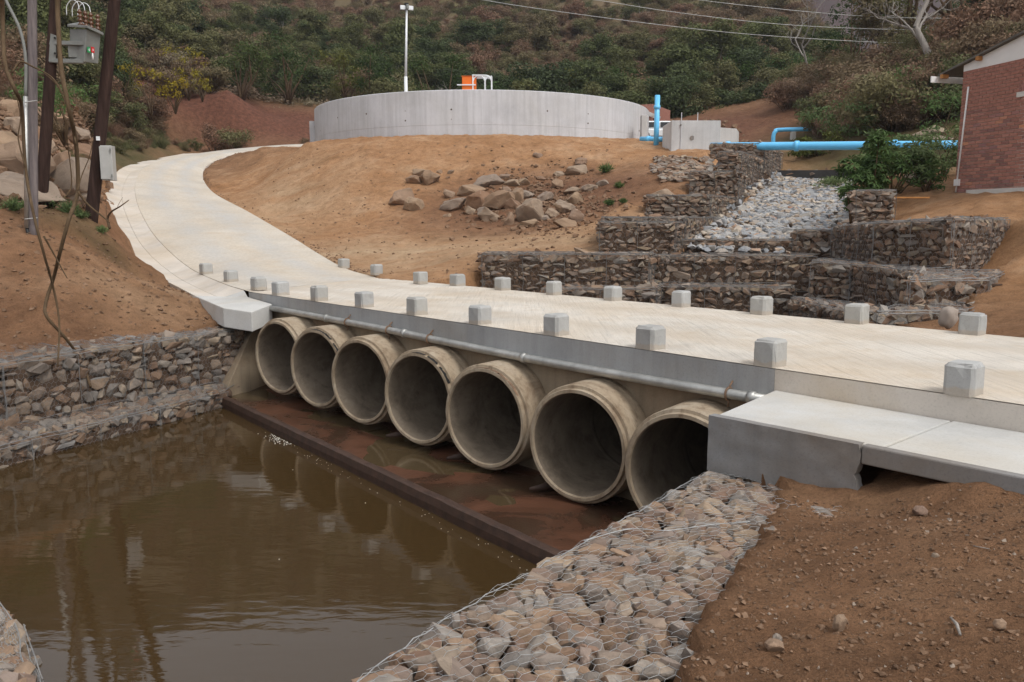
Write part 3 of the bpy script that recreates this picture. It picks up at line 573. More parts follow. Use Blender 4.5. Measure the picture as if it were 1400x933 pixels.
# apron slab with its raised lip, wing wall
ap = empty('apron', DK(5, -.8, -1.8), 'wet rust brown concrete apron below the pipe mouths', 'apron')
E0, E1 = Vector((-5.27, 14.69, 0)), Vector((.75, 7.12, 0))
mb = MB(); n_ = 40; vv = []
for i in range(n_ + 1):
    e = E0.lerp(E1, i / n_); h = DK(11.3 + (-.7 - 11.3) * i / n_, .12)
    for j in range(13):
        q = e.lerp(h, j / 12); vv.append((q.x, q.y, -1.772 - .016 * math.sin(j / 12 * math.pi) + .022 * noise.noise((q.x * .9, q.y * .9, 3)) + .006 * noise.noise((q.x * 4, q.y * 4, 8))))
mb.add(vv, [(i * 13 + j, (i + 1) * 13 + j, (i + 1) * 13 + j + 1, i * 13 + j + 1) for i in range(n_) for j in range(12)])
o = child(mb.obj('apron_slab', M['apron'], None, True), ap); 
if o.data.polygons[0].normal.z < 0: o.data.flip_normals()
ed_ = (E1 - E0).normalized(); en = Vector((ed_.y, -ed_.x, 0))
if en.dot(NV) > 0: en = -en
mb = MB(); vv = []
for i in range(61):
    e = E0.lerp(E1, i / 60) + en * (.012 * noise.noise((i * .35, 0, 0))); zt = -1.745 + .012 * noise.noise((i * .5, 3, 0))
    for off, z in ((0.09, -2.6), (.09, -1.84), (.07, zt - .01), (.05, zt), (-.03, zt), (-.05, -1.9)):
        vv.append((e.x + en.x * off, e.y + en.y * off, z))
mb.add(vv, [(i * 6 + j, (i + 1) * 6 + j, (i + 1) * 6 + j + 1, i * 6 + j + 1) for i in range(60) for j in range(5)]); fix_normals(child(mb.obj('edge_lip', M['apron_edge'], None, False), ap))
# shallow water standing on the apron
mb = MB(); mb.add([(*(E0 + en * -.02)[:2], -1.7865), (*(E1 + en * -.02)[:2], -1.7865), tuple(DK(.2, .1, -1.7865)), tuple(DK(10.6, .1, -1.7865))], [(0, 1, 2, 3)]); o = tag(mb.obj('water', M['thin_water']), 'shallow puddles lying in the dips of the apron', kind='structure')
if o.data.polygons[0].normal.z < 0: o.data.flip_normals()
# foam specks where the apron spills
mb = MB()
for i in range(70):
    q = E0.lerp(E1, .31 + random.gauss(0, .02)) + en * (.13 + abs(random.gauss(0, .07))); r = random.uniform(.003, .010)
    mb.tube([(q.x, q.y, WZ + .001), (q.x, q.y, WZ + .006)], r, 6)
for i in range(10):
    q = E0.lerp(E1, random.random()) + en * (.12 + random.random() ** 2 * 4.5); r = random.uniform(.003, .009); mb.tube([(q.x, q.y, WZ + .001), (q.x, q.y, WZ + .005)], r, 6)
for i in range(70):
    q = E0.lerp(E1, random.uniform(.25, .98)) + en * (.2 + .02 * random.gauss(0, 1) + .06 * math.sin(i)); r = random.uniform(.002, .005); mb.tube([(q.x, q.y, WZ + .001), (q.x, q.y, WZ + .004)], r, 6)
tag(mb.obj('foam_specks', M['foam']), 'white foam specks floating on the brown water', kind='stuff')
# wing wall
ww = [(tuple(DK(10.98, .12)), -.42), (tuple(DK(10.62, -.38)), -.78), (tuple(DK(10.28, -1.0)), -1.62)]
mb = MB(); vv = []
for (x, y, _), zt in ww:
    q = Vector((x, y, 0)); o_ = DV * .30
    for z, s_ in ((-2.3, 0), (zt, 0), (zt, 1), (-2.3, 1)): vv.append((q.x + o_.x * s_, q.y + o_.y * s_, z))
mb.add(vv, [(i * 4 + j, i * 4 + (j + 1) % 4, (i + 1) * 4 + (j + 1) % 4, (i + 1) * 4 + j) for i in range(2) for j in range(4)] + [(3, 2, 1, 0), (8, 9, 10, 11)])
tag(fix_normals(mb.obj('wing_wall', M['headwall'], bevel=.012)), 'sloping concrete wing wall between the left gabions and first pipe', 'wall')

# ------------------------------------------------------------------ road and roadside drain
mb = MB(); K = 14; vv = []; lane = []
for i in range(len(RS)):
    for j in range(K + 1):
        t = j / K; q = RS[i] * (1 - t) + LS[i] * t; vv.append((q[0], q[1], q[2] + .03 * math.sin(math.pi * t) * min(1, i / 10)))
        lane.append(math.exp(-((t - .3) / .11) ** 2) + math.exp(-((t - .72) / .11) ** 2))
mb.add(vv, [(i * (K + 1) + j, (i + 1) * (K + 1) + j, (i + 1) * (K + 1) + j + 1, i * (K + 1) + j + 1) for i in range(len(RS) - 1) for j in range(K)])
road = mb.obj('road', M['road'], None, True); a_ = road.data.attributes.new('lane', 'FLOAT', 'POINT'); a_.data.foreach_set('value', lane)
if road.data.polygons[0].normal.z < 0: road.data.flip_normals()
tag(road, 'pale concrete road curving uphill from the bridge', kind='structure')
# kerb edge strip of the road (slab thickness)
mb = MB(); vv = []
for i in range(len(RS)):
    q = RS[i]; w = (RS[i] - LS[i])[:2]; w = w / np.linalg.norm(w)
    for off, dz in ((-.02, .0), (.0, -.004), (.03, -.03), (.03, -.3)): vv.append((q[0] + w[0] * off, q[1] + w[1] * off, q[2] + dz))
mb.add(vv, [(i * 4 + j, (i + 1) * 4 + j, (i + 1) * 4 + j + 1, i * 4 + j + 1) for i in range(len(RS) - 1) for j in range(3)])
o = fix_normals(mb.obj('road_edge', M['drain'], road, True))
drain = empty('roadside_drain', tuple(OS[10]), 'dished concrete drain of jointed panels along the outer road edge', 'drain')
def drain_xs(i, f):                      # i float index, f across 0 at road .. 1 outer
    k = min(int(i), len(LS) - 2); u = i - k; l = LS[k] * (1 - u) + LS[k + 1] * u; o = OS[k] * (1 - u) + OS[k + 1] * u
    q = l * (1 - f) + o * f; dip = .11 * (1 - abs(2 * f - 1) ** 1.6); wz = 0
    return (q[0], q[1], q[2] - dip - .005)
i0 = 10.0 * .5
cuts = [2.0]
while cuts[-1] < len(LS) - 3:
    k = cuts[-1]; c1 = np.array(drain_xs(k, .5)); st = k
    while st < len(LS) - 2 and np.linalg.norm(np.array(drain_xs(st, .5)) - c1) < 1.9: st += .1
    cuts.append(st)
for a, b in zip(cuts[:-1], cuts[1:]):
    for f0, f1 in ((.006, .466), (.474, 1.0)):
        mb = MB(); vv = []; na_ = 5; nf = 5; g_ = .055
        for i in range(na_):
            for j in range(nf):
                vv.append(drain_xs(a + g_ * .5 + (b - a - g_) * i / (na_ - 1), f0 + (f1 - f0) * j / (nf - 1)))
        top = len(vv); vv += [(x, y, z - .2) for x, y, z in vv]
        ff = [(i * nf + j, (i + 1) * nf + j, (i + 1) * nf + j + 1, i * nf + j + 1) for i in range(na_ - 1) for j in range(nf - 1)]
        ring = [i * nf for i in range(na_)] + [(na_ - 1) * nf + j for j in range(1, nf)] + [i * nf + nf - 1 for i in range(na_ - 2, -1, -1)] + [j for j in range(nf - 2, 0, -1)]
        ff += [(ring[i], ring[(i + 1) % len(ring)], ring[(i + 1) % len(ring)] + top, ring[i] + top) for i in range(len(ring))]
        mb.add(vv, ff); o = child(fix_normals(mb.obj('panel', M['drain'], None, True)), drain); o.data.set_sharp_from_angle(angle=R(40))
        if o.data.polygons[0].normal.z < 0: o.data.flip_normals()
# end block of the drain over the wing wall
e_out, e_c, e_d = atz(272, 407, -.15), atz(305, 421, -.2), atz(344, 427, -.25)
e_in = DK(10.35, -.03, -.16); r_in = DK(12.2, -.03, -.05); r_o = Vector(drain_xs(2.05, 1.0))
mb = MB(); poly = [e_in, DK(11.4, -.02, -.10), Vector(drain_xs(2.0, .0)), Vector(drain_xs(2.0, .5)), r_o, e_out, e_c, e_d][::-1]
mb.prism([tuple(p[:2]) for p in poly], [p.z - .36 for p in poly], [p.z for p in poly])
o = fix_normals(mb.obj('end_block', M['slab'], None, bevel=.015)); child(o, drain)

# right-hand drain slab beside the deck
rd = empty('drain_slab', DK(-1.5, -.6, -.2), 'grey concrete drain slab with thick end wall beside the near deck edge', 'drain')
mb = MB()
def dkp(l): return [tuple(DK(a, b)[:2]) for a, b in l]
mb.prism(dkp([(-.02, -.003), (-.25, -1.30), (-1.585, -1.27), (-1.585, -.003)]), [-.34, -.34, -.34, -.34], [-.205, -.20, -.20, -.215]); child(fix_normals(mb.obj('slab_panel', M['slab'], bevel=.012)), rd)
mb = MB(); mb.prism(dkp([(-1.60, -.003), (-1.60, -1.275), (-6.5, -1.22), (-6.5, -.003)]), -.34, [-.212, -.203, -.203, -.212]); child(fix_normals(mb.obj('slab_panel', M['slab'], bevel=.012)), rd)
mb = MB(); vv = []; NU, NW = 40, 14
for i in range(NU + 1):
    for j in range(NW + 1):
        u, w = i / NU, j / NW; rr = .035 * noise.noise((w * 3.1, 2, 0)) + .02 * noise.noise((w * 9, 5, 0)); a = -.215 + (-1.455 + rr + .215) * u; zb_w = -.66 + .02 * noise.noise((u * 5, 0, 4)); z = zb_w + (-.196 - zb_w) * w
        vv.append(tuple(DK(a, -1.36 + .035 * u + .006 * noise.noise((u * 7, w * 4, 1)) + .004 * noise.noise((u * 22, w * 12, 3)), z)))
n0 = len(vv); vv += [(x + NV.x * .085, y + NV.y * .085, z) for x, y, z in vv]; st_ = NW + 1
ff = [(i * st_ + j, (i + 1) * st_ + j, (i + 1) * st_ + j + 1, i * st_ + j + 1) for i in range(NU) for j in range(NW)]; ff += [tuple(n0 + q for q in reversed(f)) for f in ff]
ff += [(i * st_ + NW, (i + 1) * st_ + NW, n0 + (i + 1) * st_ + NW, n0 + i * st_ + NW) for i in range(NU)] + [(NU * st_ + j, NU * st_ + j + 1, n0 + NU * st_ + j + 1, n0 + NU * st_ + j) for j in range(NW)] + [(j, n0 + j, n0 + j + 1, j + 1) for j in range(NW)]
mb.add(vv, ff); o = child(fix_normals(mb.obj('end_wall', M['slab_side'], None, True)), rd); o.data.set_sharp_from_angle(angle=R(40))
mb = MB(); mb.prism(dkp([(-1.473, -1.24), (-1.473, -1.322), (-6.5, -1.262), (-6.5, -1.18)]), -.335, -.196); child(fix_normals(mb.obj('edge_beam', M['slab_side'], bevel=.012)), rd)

# ------------------------------------------------------------------ stones
def hull_rock(seed, n=20, p=3.0, bev=.0, flat=1.0, cuts=0, amp=.0):
    r = random.Random(seed); bm = bmesh.new()
    for _ in range(n):
        v = Vector((r.gauss(0, 1), r.gauss(0, 1), r.gauss(0, 1))); q = (abs(v.x) ** p + abs(v.y) ** p + abs(v.z) ** p) ** (1 / p); v = v / q * r.uniform(.82, 1.0); bm.verts.new(v)
    res = bmesh.ops.convex_hull(bm, input=bm.verts)
    bmesh.ops.delete(bm, geom=[v for v in bm.verts if not v.link_faces], context='VERTS')
    bmesh.ops.dissolve_limit(bm, angle_limit=R(14), verts=bm.verts, edges=bm.edges)
    if bev: bmesh.ops.bevel(bm, geom=list(bm.edges), offset=bev, segments=1, affect='EDGES', clamp_overlap=True)
    if cuts:
        bmesh.ops.triangulate(bm, faces=bm.faces); bmesh.ops.subdivide_edges(bm, edges=list(bm.edges), cuts=cuts, use_grid_fill=True)
        for v in bm.verts: nn = v.co.normalized(); v.co += nn * (amp * noise.noise(v.co * 2.3 + Vector((seed, 0, 0))) + amp * .6 * noise.noise(v.co * 5.5 + Vector((0, seed, 0))))
    lo = [min(v.co[i] for v in bm.verts) for i in range(3)]; hi = [max(v.co[i] for v in bm.verts) for i in range(3)]
    for v in bm.verts: v.co = Vector([(v.co[i] - lo[i]) / (hi[i] - lo[i]) - .5 for i in range(3)])
    me = bpy.data.meshes.new('stone'); bm.to_mesh(me); bm.free()
    me.polygons.foreach_set('use_smooth', [True] * len(me.polygons)); me.set_sharp_from_angle(angle=R(24)); return me
def rock_set(mat, count, seed, **k):
    out = []
    for i in range(count): me = hull_rock(seed + i, **k); me.materials.append(M[mat]); out.append(me)
    return out
RK = {'gab': rock_set('gabion_stone', 20, 100, n=15, p=3.2, bev=.04, cuts=1, amp=.07), 'pale': rock_set('pale_stone', 26, 200, n=14, p=2.6, bev=.04, cuts=1, amp=.08), 'back': rock_set('back_stone', 14, 300, n=14, p=3.5),
      'pebble': rock_set('pale_stone', 8, 600, n=30, p=2.3, bev=.03, cuts=1, amp=.06), 'bed': rock_set('bed_stone', 10, 400, n=16, p=2.6, bev=.04), 'boulder': rock_set('boulder', 18, 500, n=15, p=2.5, bev=.05, cuts=3, amp=.09)}
def joined(name, items, parent, mat_=None):
    groups = {}; vv = []; ff = []; n = 0
    for me, m4 in items:
        vs2 = np.empty(len(me.vertices) * 3); me.vertices.foreach_get('co', vs2); vs2 = vs2.reshape(-1, 3); A4 = np.array(m4); w2 = vs2 @ A4[:3, :3].T + A4[:3, 3]
        vv.append(w2); ff += [tuple(n + i for i in p.vertices) for p in me.polygons]; n += len(w2)
    m2 = bpy.data.meshes.new(name); m2.from_pydata(np.concatenate(vv).tolist(), [], ff); m2.materials.append(mat_ or items[0][0].materials[0]); o = link(name, m2, parent); return o
def bil(q, u, v): return (q[0] * ((1 - u) * (1 - v)) + q[1] * (u * (1 - v)) + q[2] * (u * v) + q[3] * ((1 - u) * v))
STONES = {}; RKF = [hull_rock(980 + i, n=10, p=3.0) for i in range(8)]; KMAT = {'gab': 'gabion_stone', 'pale': 'pale_stone', 'back': 'back_stone'}
def put_stone(root, me, p, ex, ey, ez, sx, sy, sz, spin=.12):
    """one stone: me scaled to (sx, sy, sz) with axes ex (along), ey (depth), ez (up)"""
    cnt = STONES.setdefault(root.name, []); 
    Mx = Matrix((ex, ey, ez)).transposed()
    Rr = Matrix.Rotation(random.gauss(0, spin), 3, 'Y') @ Matrix.Rotation(random.gauss(0, spin), 3, 'Z') @ Matrix.Rotation(random.gauss(0, spin), 3, 'X')
    fl = Matrix.Diagonal((sx * random.choice((-1, 1)), sy, sz * random.choice((-1, 1))))
    m4 = (Mx @ Rr @ fl).to_4x4(); m4.translation = p - root.location
    cnt.append((me, m4, sx * sz)); return
def flush_stones(root):
    lst = sorted(STONES.get(root.name, []), key=lambda t: -t[2]) if len(STONES.get(root.name, [])) > 290 else STONES.get(root.name, [])
    for me, m4, _ in lst[:290]:
        o = link('stone', me, root); o.matrix_basis = m4
    if len(lst) > 290:
        vv = []; ff = []; n = 0
        for me, m4, _ in lst[290:]:
            vs2 = [tuple(m4 @ v.co) for v in me.vertices]; flip = m4.to_3x3().determinant() < 0
            ff += [tuple(n + i for i in (reversed(p.vertices) if flip else p.vertices)) for p in me.polygons]; vv += vs2; n += len(vs2)
        m2 = bpy.data.meshes.new('stones'); m2.from_pydata(vv, [], ff); m2.materials.append(lst[0][0].materials[0])
        o = link('small_stones', m2, root); o['kind'] = 'stuff'
FILL = []
def lay(root, quad, sw, sh, kind, depth=.16, lift=.0, spin=.10, jit=.22, loose=False):
    """lay stones in rough courses over a quad patch (p00, p10, p11, p01); outward = u x v"""
    q = [Vector(p) for p in quad]; H_ = ((q[3] - q[0]).length + (q[2] - q[1]).length) / 2; v = 0.0
    while v < H_ - sh * .25:
        h = min(sh * random.uniform(.65, 1.6), H_ - v); 
        if H_ - v - h < sh * .35: h = H_ - v
        vm = (v + h / 2) / H_; a = bil(q, 0, vm); b = bil(q, 1, vm); Wd = (b - a).length; u = -random.random() * sw * .5
        while u < Wd:
            w = sw * random.uniform(.5, 1.75)
            if u + w > Wd - sw * .25: w = Wd - u
            if w > .02:
                uu = min(max((u + w / 2) / Wd, 0.0), 1.0)
                nsub = 2 if (random.random() < .16 and h > sh * .95) else 1
                for s_ in range(nsub):
                    vv_ = (v + h * (s_ + .5) / nsub) / H_
                    p = bil(q, uu, vv_); eu = (bil(q, min(1, uu + .02), vv_) - bil(q, max(0, uu - .02), vv_)).normalized(); ev = (bil(q, uu, min(1, vv_ + .02)) - bil(q, uu, max(0, vv_ - .02)))
                    n_ = eu.cross(ev).normalized(); ev = n_.cross(eu)
                    d_ = depth * random.uniform(.8, 1.2); off = -d_ * .5 + lift + random.uniform(-.03, .03) * (depth / .16) + .01
                    if random.random() < .8: FILL.append((random.choice(RKF), Matrix.Translation(p + n_ * (off - depth * .45) + eu * random.uniform(-.5, .5) * w + ev * random.uniform(-.6, .6) * h) @ Matrix((eu, n_, ev)).transposed().to_4x4() @ Matrix.Rotation(random.gauss(0, .5), 4, 'Y') @ Matrix.Diagonal((w * 1.15, depth, h * 1.25, 1)), kind))
                    put_stone(root, random.choice(RK[kind]), p + n_ * off + eu * random.uniform(-.06, .06) * w + ev * random.uniform(-1, 1) * jit * h, eu, n_, ev, w * random.uniform(1.0, 1.18), d_, h / nsub * random.uniform(1.02, 1.25), spin)
            u += w
        v += h
def hexwire(quad, cw, rad, off, seed=0, wav=.012):
    """twisted hexagonal netting over a quad patch as three-sided wires"""
    q = [np.array(tuple(p)) for p in quad]; U = (np.linalg.norm(q[1] - q[0]) + np.linalg.norm(q[2] - q[3])) / 2; V = (np.linalg.norm(q[3] - q[0]) + np.linalg.norm(q[2] - q[1])) / 2
    ch = cw * 1.3; segs = []; nu = int(U / cw) + 1; nv = int(V / (ch * .72)) + 1
    for j in range(nv):
        for i in range(nu):
            cx = i * cw + (j % 2) * cw / 2; cy = j * ch * .72
            A = (cx - cw / 2, cy + ch * .22); B = (cx, cy + ch * .5); C = (cx + cw / 2, cy + ch * .22); D_ = (cx - cw / 2, cy - ch * .22)
            segs += [(A, B), (B, C), (A, D_)]
    S = np.array(segs); S[..., 0] = np.clip(S[..., 0] / U, 0, 1); S[..., 1] = np.clip(S[..., 1] / V, 0, 1)
    u, v = S[..., 0:1], S[..., 1:2]; P = q[0] * ((1 - u) * (1 - v)) + q[1] * (u * (1 - v)) + q[2] * (u * v) + q[3] * ((1 - u) * v)
    n = np.cross(q[1] - q[0], q[3] - q[0]); n /= np.linalg.norm(n)
    fx_ = P.reshape(-1, 3); w = np.sin(fx_[:, 0] * 9 + seed) * np.cos(fx_[:, 1] * 8.3 + fx_[:, 2] * 7) * wav + np.sin(fx_[:, 0] * 23 + fx_[:, 2] * 19 + fx_[:, 1] * 21) * wav * .6
    t1 = np.sin(fx_ * 31 + seed)[:, [1, 2, 0]] * cw * .07
    P = (fx_ + n * (off + w)[:, None] + t1 - n * (t1 @ n)[:, None]).reshape(P.shape)
    d = P[:, 1] - P[:, 0]; L_ = np.linalg.norm(d, axis=1); ok = L_ > cw * .12; P = P[ok]; d = d[ok] / L_[ok, None]
    s1 = np.cross(d, n); s1 /= np.maximum(np.linalg.norm(s1, axis=1), 1e-6)[:, None]
    ring = [n * rad, -n * rad * .5 + s1 * rad * .87, -n * rad * .5 - s1 * rad * .87]
    V6 = np.concatenate([np.stack([P[:, 0] + r for r in ring], 1), np.stack([P[:, 1] + r for r in ring], 1)], 1)
    m_ = len(P); base = np.arange(m_)[:, None] * 6
    F4 = np.stack([base + np.array([[0, 1, 4, 3]]), base + np.array([[1, 2, 5, 4]]), base + np.array([[2, 0, 3, 5]])], 1).reshape(-1, 4)
    return V6.reshape(-1, 3), F4
def poly_mesh(name, chunks, mat):
    vs_ = []; fs_ = []; n = 0
    for v, f in chunks: vs_.append(v); fs_.append(f + n); n += len(v)
    V = np.concatenate(vs_); Fq = np.concatenate(fs_); me = bpy.data.meshes.new(name)
    me.vertices.add(len(V)); me.vertices.foreach_set('co', V.ravel()); me.loops.add(Fq.size); me.loops.foreach_set('vertex_index', Fq.ravel().astype(np.int32))
    me.polygons.add(len(Fq)); me.polygons.foreach_set('loop_start', np.arange(0, Fq.size, 4, dtype=np.int32)); me.update(calc_edges=True); me.validate(); me.materials.append(M[mat]); return me
def gabion(label, quads, sw, sh, kind, core=None, wire=('wire_dull', .1, .003), edges=True, depth=.16, lift=0.0, group=None, spin=.1, name='gabion_wall', divide=None, core_mat='core'):
    root = empty(name, tuple(Vector(quads[0][0])), label, 'gabion', group)
    ch = []; ew = MB()
    for qd in quads:
        lay(root, qd, sw, sh, kind, depth, lift, spin * 1.6)
        if wire: ch.append(hexwire(qd, wire[1], wire[2], .016 + lift, random.random() * 9, .014))
        if edges and wire:
            q = [Vector(p) for p in qd]; nn = (q[1] - q[0]).cross(q[3] - q[0]).normalized() * (.03 + lift)
            ln = max(1, round((q[1] - q[0]).length / (divide or 1.0)))
            for i in range(ln + 1):
                t = i / ln; pts = [bil(q, t, s_) + nn + Vector((random.uniform(-.012, .012), random.uniform(-.012, .012), 0)) for s_ in np.linspace(0, 1, 7)]; ew.tube(pts, wire[2] * 2.2, 4, False)
            for s_ in (0, 1): ew.tube([bil(q, t, s_) + nn + Vector((0, 0, random.uniform(-.012, .012))) for t in np.linspace(0, 1, 9)], wire[2] * 2.2, 4, False)
    flush_stones(root)
    if FILL:
        fo = joined('fill_stones', [(a_f, b_f) for a_f, b_f, _ in FILL], None, M[KMAT[kind]]); child(fo, root); fo['kind'] = 'stuff'; FILL.clear()
    if ch: child(link('wire_mesh', poly_mesh('wire_mesh', ch, wire[0])), root)
    if ew.v: child(ew.obj('wire_frame', M[wire[0]]), root)
    if core:
        mb = MB()
        for poly, z0, z1 in core: mb.prism(poly, z0, z1)
        child(fix_normals(mb.obj('core', M[core_mat])), root)
    return root
def V3(x, y, z): return Vector((x, y, z))
def wallq(p, q, z0, z1, z0b=None, z1b=None):        # face seen with p on the viewer's left
    return [V3(p[0], p[1], z0), V3(q[0], q[1], z0 if z0b is None else z0b), V3(q[0], q[1], z1 if z1b is None else z1b), V3(p[0], p[1], z1)]
def inset(poly, d_):
    c_ = np.mean(np.array(poly), 0); return [tuple(c_ + (np.array(p) - c_) * (1 - d_ / max(np.linalg.norm(np.array(p) - c_), 1e-3))) for p in poly]

# left bank wall: upper tier and the ledge at the water
A = [(-8.35, 8.9), (-7.25, 11.55), (-6.15, 13.6), (-5.02, 15.35)]      # upper face line
B = [(-9.2, 9.4), (-8.1, 12.0), (-7.0, 14.1), (-5.75, 16.1)]
up = [wallq(A[i], A[i + 1], -1.62, [-.66, -.66, -.64, -.62][i], None, [-.66, -.64, -.62][i]) for i in range(3)]
tp = [[V3(*A[i], -.64), V3(*A[i + 1], -.63), V3(*B[i + 1], -.58), V3(*B[i], -.58)] for i in range(3)]
gabion('long grey gabion wall holding the left bank above the pool', up + tp, .20, .125, 'gab', [(inset([A[0], A[1], B[1], B[0]], .1), -2.5, -.76), (inset([A[1], A[2], B[2], B[1]], .1), -2.5, -.76), (inset([A[2], A[3], B[3], B[2]], .1), -2.5, -.76)], ('wire_mid', .075, .0022), divide=1.0)
C_ = [(-7.75, 8.6), (-6.72, 11.2), (-5.75, 13.15), (-5.12, 14.55)]
lo = [wallq(C_[i], C_[i + 1], -2.15, -1.66) for i in range(3)]; tl = [[V3(*C_[i], -1.65), V3(*C_[i + 1], -1.65), V3(*A[i + 1], -1.56), V3(*A[i], -1.56)] for i in range(3)]
gabion('low gabion ledge at the water under the left bank wall', lo + tl, .19, .12, 'gab', [(inset([C_[i], C_[i + 1], A[i + 1], A[i]], .08), -2.6, -1.78) for i in range(3)], ('wire_mid', .075, .0022), divide=1.0)
# right bank mattress, top seen, with face to the water
TL = [(1.62, 6.56), (.42, 4.97), (-.30, 4.08), (-.80, 3.28), (-1.5, 2.1)]      # water edge
TR = [(2.5, 5.75), (1.62, 4.75), (1.05, 3.75), (.75, 3.0), (.2, 1.8)]          # landward edge, under the soil
zt = [-.66, -.66, -.67, -.68, -.7]
mq = [[V3(*TL[i + 1], zt[i + 1]), V3(*TR[i + 1], zt[i + 1] + .03), V3(*TR[i], zt[i] + .03), V3(*TL[i], zt[i])] for i in range(4)]
fq = [wallq(TL[i], TL[i + 1], -2.2, zt[i] - .10, None, zt[i + 1] - .10) for i in range(4)]
gabion('pale stone gabion mattress along the foreground bank with bright hexagonal netting', mq, .13, .085, 'pale', [(inset([TL[i], TL[i + 1], TR[i + 1], TR[i]], .12), -2.5, -.78) for i in range(4)] , ('wire', .072, .0013), depth=.11, lift=.0, edges=False, spin=.17)
slv = MB(); slv.tube([(x[0] + .035 * noise.noise((i * .55, 1, 0)), x[1] + .03 * noise.noise((i * .6, 4, 0)), x[2] + .022 * noise.noise((i * .7, 9, 0))) for i, x in enumerate(crom([(*TL[i], zt[i] + .01) for i in range(5)], 12))], .0032, 5); slv.tube([tuple(x) for x in crom([(1.55, 5.15, -.56), (1.3, 5.2, -.60), (1.0, 5.05, -.58), (.75, 5.12, -.60), (.45, 4.95, -.61)], 6)], .003, 5)
mt_ = [o for o in COL.objects if o.name.startswith('gabion_wall') and 'mattress' in o.get('label', '')][0]; child(slv.obj('selvedge_wire', M['wire'], None, True), mt_)
gabion('rough stone face of the foreground gabion bank down to the pool', fq, .2, .14, 'pale', None, ('wire', .08, .0018), divide=1.0)
# little gabion at the lower left corner
gabion('small gabion corner at the lower left edge of the pool', [[V3(-4.6, 5.5, -1.75), V3(-3.35, 5.3, -1.85), V3(-3.9, 6.1, -1.78), V3(-4.6, 6.8, -1.75)], wallq((-3.3, 5.35), (-3.9, 6.15), -2.2, -1.8)], .17, .13, 'pale', [([(-5, 5.2), (-3.5, 5.2), (-4.05, 6.0), (-5, 6.8)], -2.5, -1.9)], ('wire', .075, .002), edges=True, spin=.2)

# stepped gabions upstream, left side of the channel
def px(u, y): return ((u - 700) / FOC * y / 1.0 * (1 / (_c)) * 1.0 * (_c), y)   # sight line on the plan
def box_gab(label, fl, fr, z0, z1, back, sw=.23, sh=.105, side=None, kind='back', ztop=None, topdepth=True, z0r=None, group='stepped gabions of the stream channel'):
    """front from fl to fr (plan points), z0..z1, top running back; side = plan point where the right side ends"""
    q = [wallq(fl, fr, z0, z1)]
    if side: q.append(wallq(fr, side, z0, z1, z0r, None))
    bl = (fl[0] + back[0], fl[1] + back[1]); br = side if side else (fr[0] + back[0], fr[1] + back[1])
    q.append([V3(*fl, z1), V3(*fr, z1), V3(*br, z1), V3(*bl, z1)])
    core = [(inset([fl, fr, br, bl], .1), min(z0, z0r if z0r is not None else z0) - .3, z1 - .1)]
    return gabion(label, q, sw, sh, kind, core, ('wire_dull', .11, .0032), group=group, depth=.15)
box_gab('lowest left gabion tier just above the deck edge, behind the guide blocks', px(745, 18.2), px(897, 18.1), -1.3, -.12, (.2, 1.0), side=px(903, 18.9))
box_gab('bottom weir course of gabions across the channel mouth', px(903, 18.95), px(1088, 18.6), -1.4, -.12, (.1, .9))
box_gab('longest front gabion on the left, level with the graded soil', px(659, 19.2), px(886, 18.9), -.35, .6, (.1, 1.2), side=px(893, 19.85), z0r=-.2)
box_gab('second weir course of tightly packed gabions in the channel centre', px(893, 19.9), px(1116, 19.7), -.3, .54, (.1, 1.0))
box_gab('third step gabion on the left of the channel, two cages wide', px(819, 20.6), px(921, 20.4), .40, 1.32, (.2, .6), side=px(930, 20.9))
box_gab('third weir course gabions under the loose channel stones', px(922, 21.0), px(1086, 21.0), .45, .88, (.2, .5))
box_gab('taller gabion at the right end of the third weir course', px(1086, 20.9), px(1137, 20.7), .45, 1.12, (.2, .8))
box_gab('long low gabion behind the third step, its side facing the stones', px(821, 21.3), px(934, 21.1), .9, 1.44, (.4, 1.6), side=(5.75, 23.9), z0r=.95)
box_gab('fourth step gabion on the left of the channel', px(881, 24.2), px(967, 24.0), 1.30, 2.08, (.6, 1.8), side=(7.2, 27.0), z0r=1.4)
box_gab('fifth step gabion on the left of the channel', px(939, 27.1), px(1004, 27.0), 1.9, 2.92, (.6, 1.6), side=(8.2, 29.4), z0r=1.9)
box_gab('sixth step gabion, narrow, left of the channel', px(977, 29.6), px(1007, 29.5), 2.75, 3.74, (.8, 2), side=(9.8, 32.9), z0r=2.3)
box_gab('topmost step gabion against the concrete chamber', px(966, 33.1), px(1037, 33.0), 3.3, 4.33, (.8, 2), side=(12.0, 37.5), z0r=2.9)
gabion('dark low weir across the head of the stony channel', [wallq((11.55, 36.6), (14.6, 36.2), 2.9, 3.5), [V3(11.55, 36.6, 3.5), V3(14.6, 36.2, 3.5), V3(14.9, 37.2, 3.5), V3(11.8, 37.6, 3.5)]], .3, .16, 'back', [([(11.5, 36.5), (14.65, 36.1), (14.9, 37.3), (11.8, 37.7)], 2.6, 3.52)], None, group='stepped gabions of the stream channel', core_mat='dark_weir')
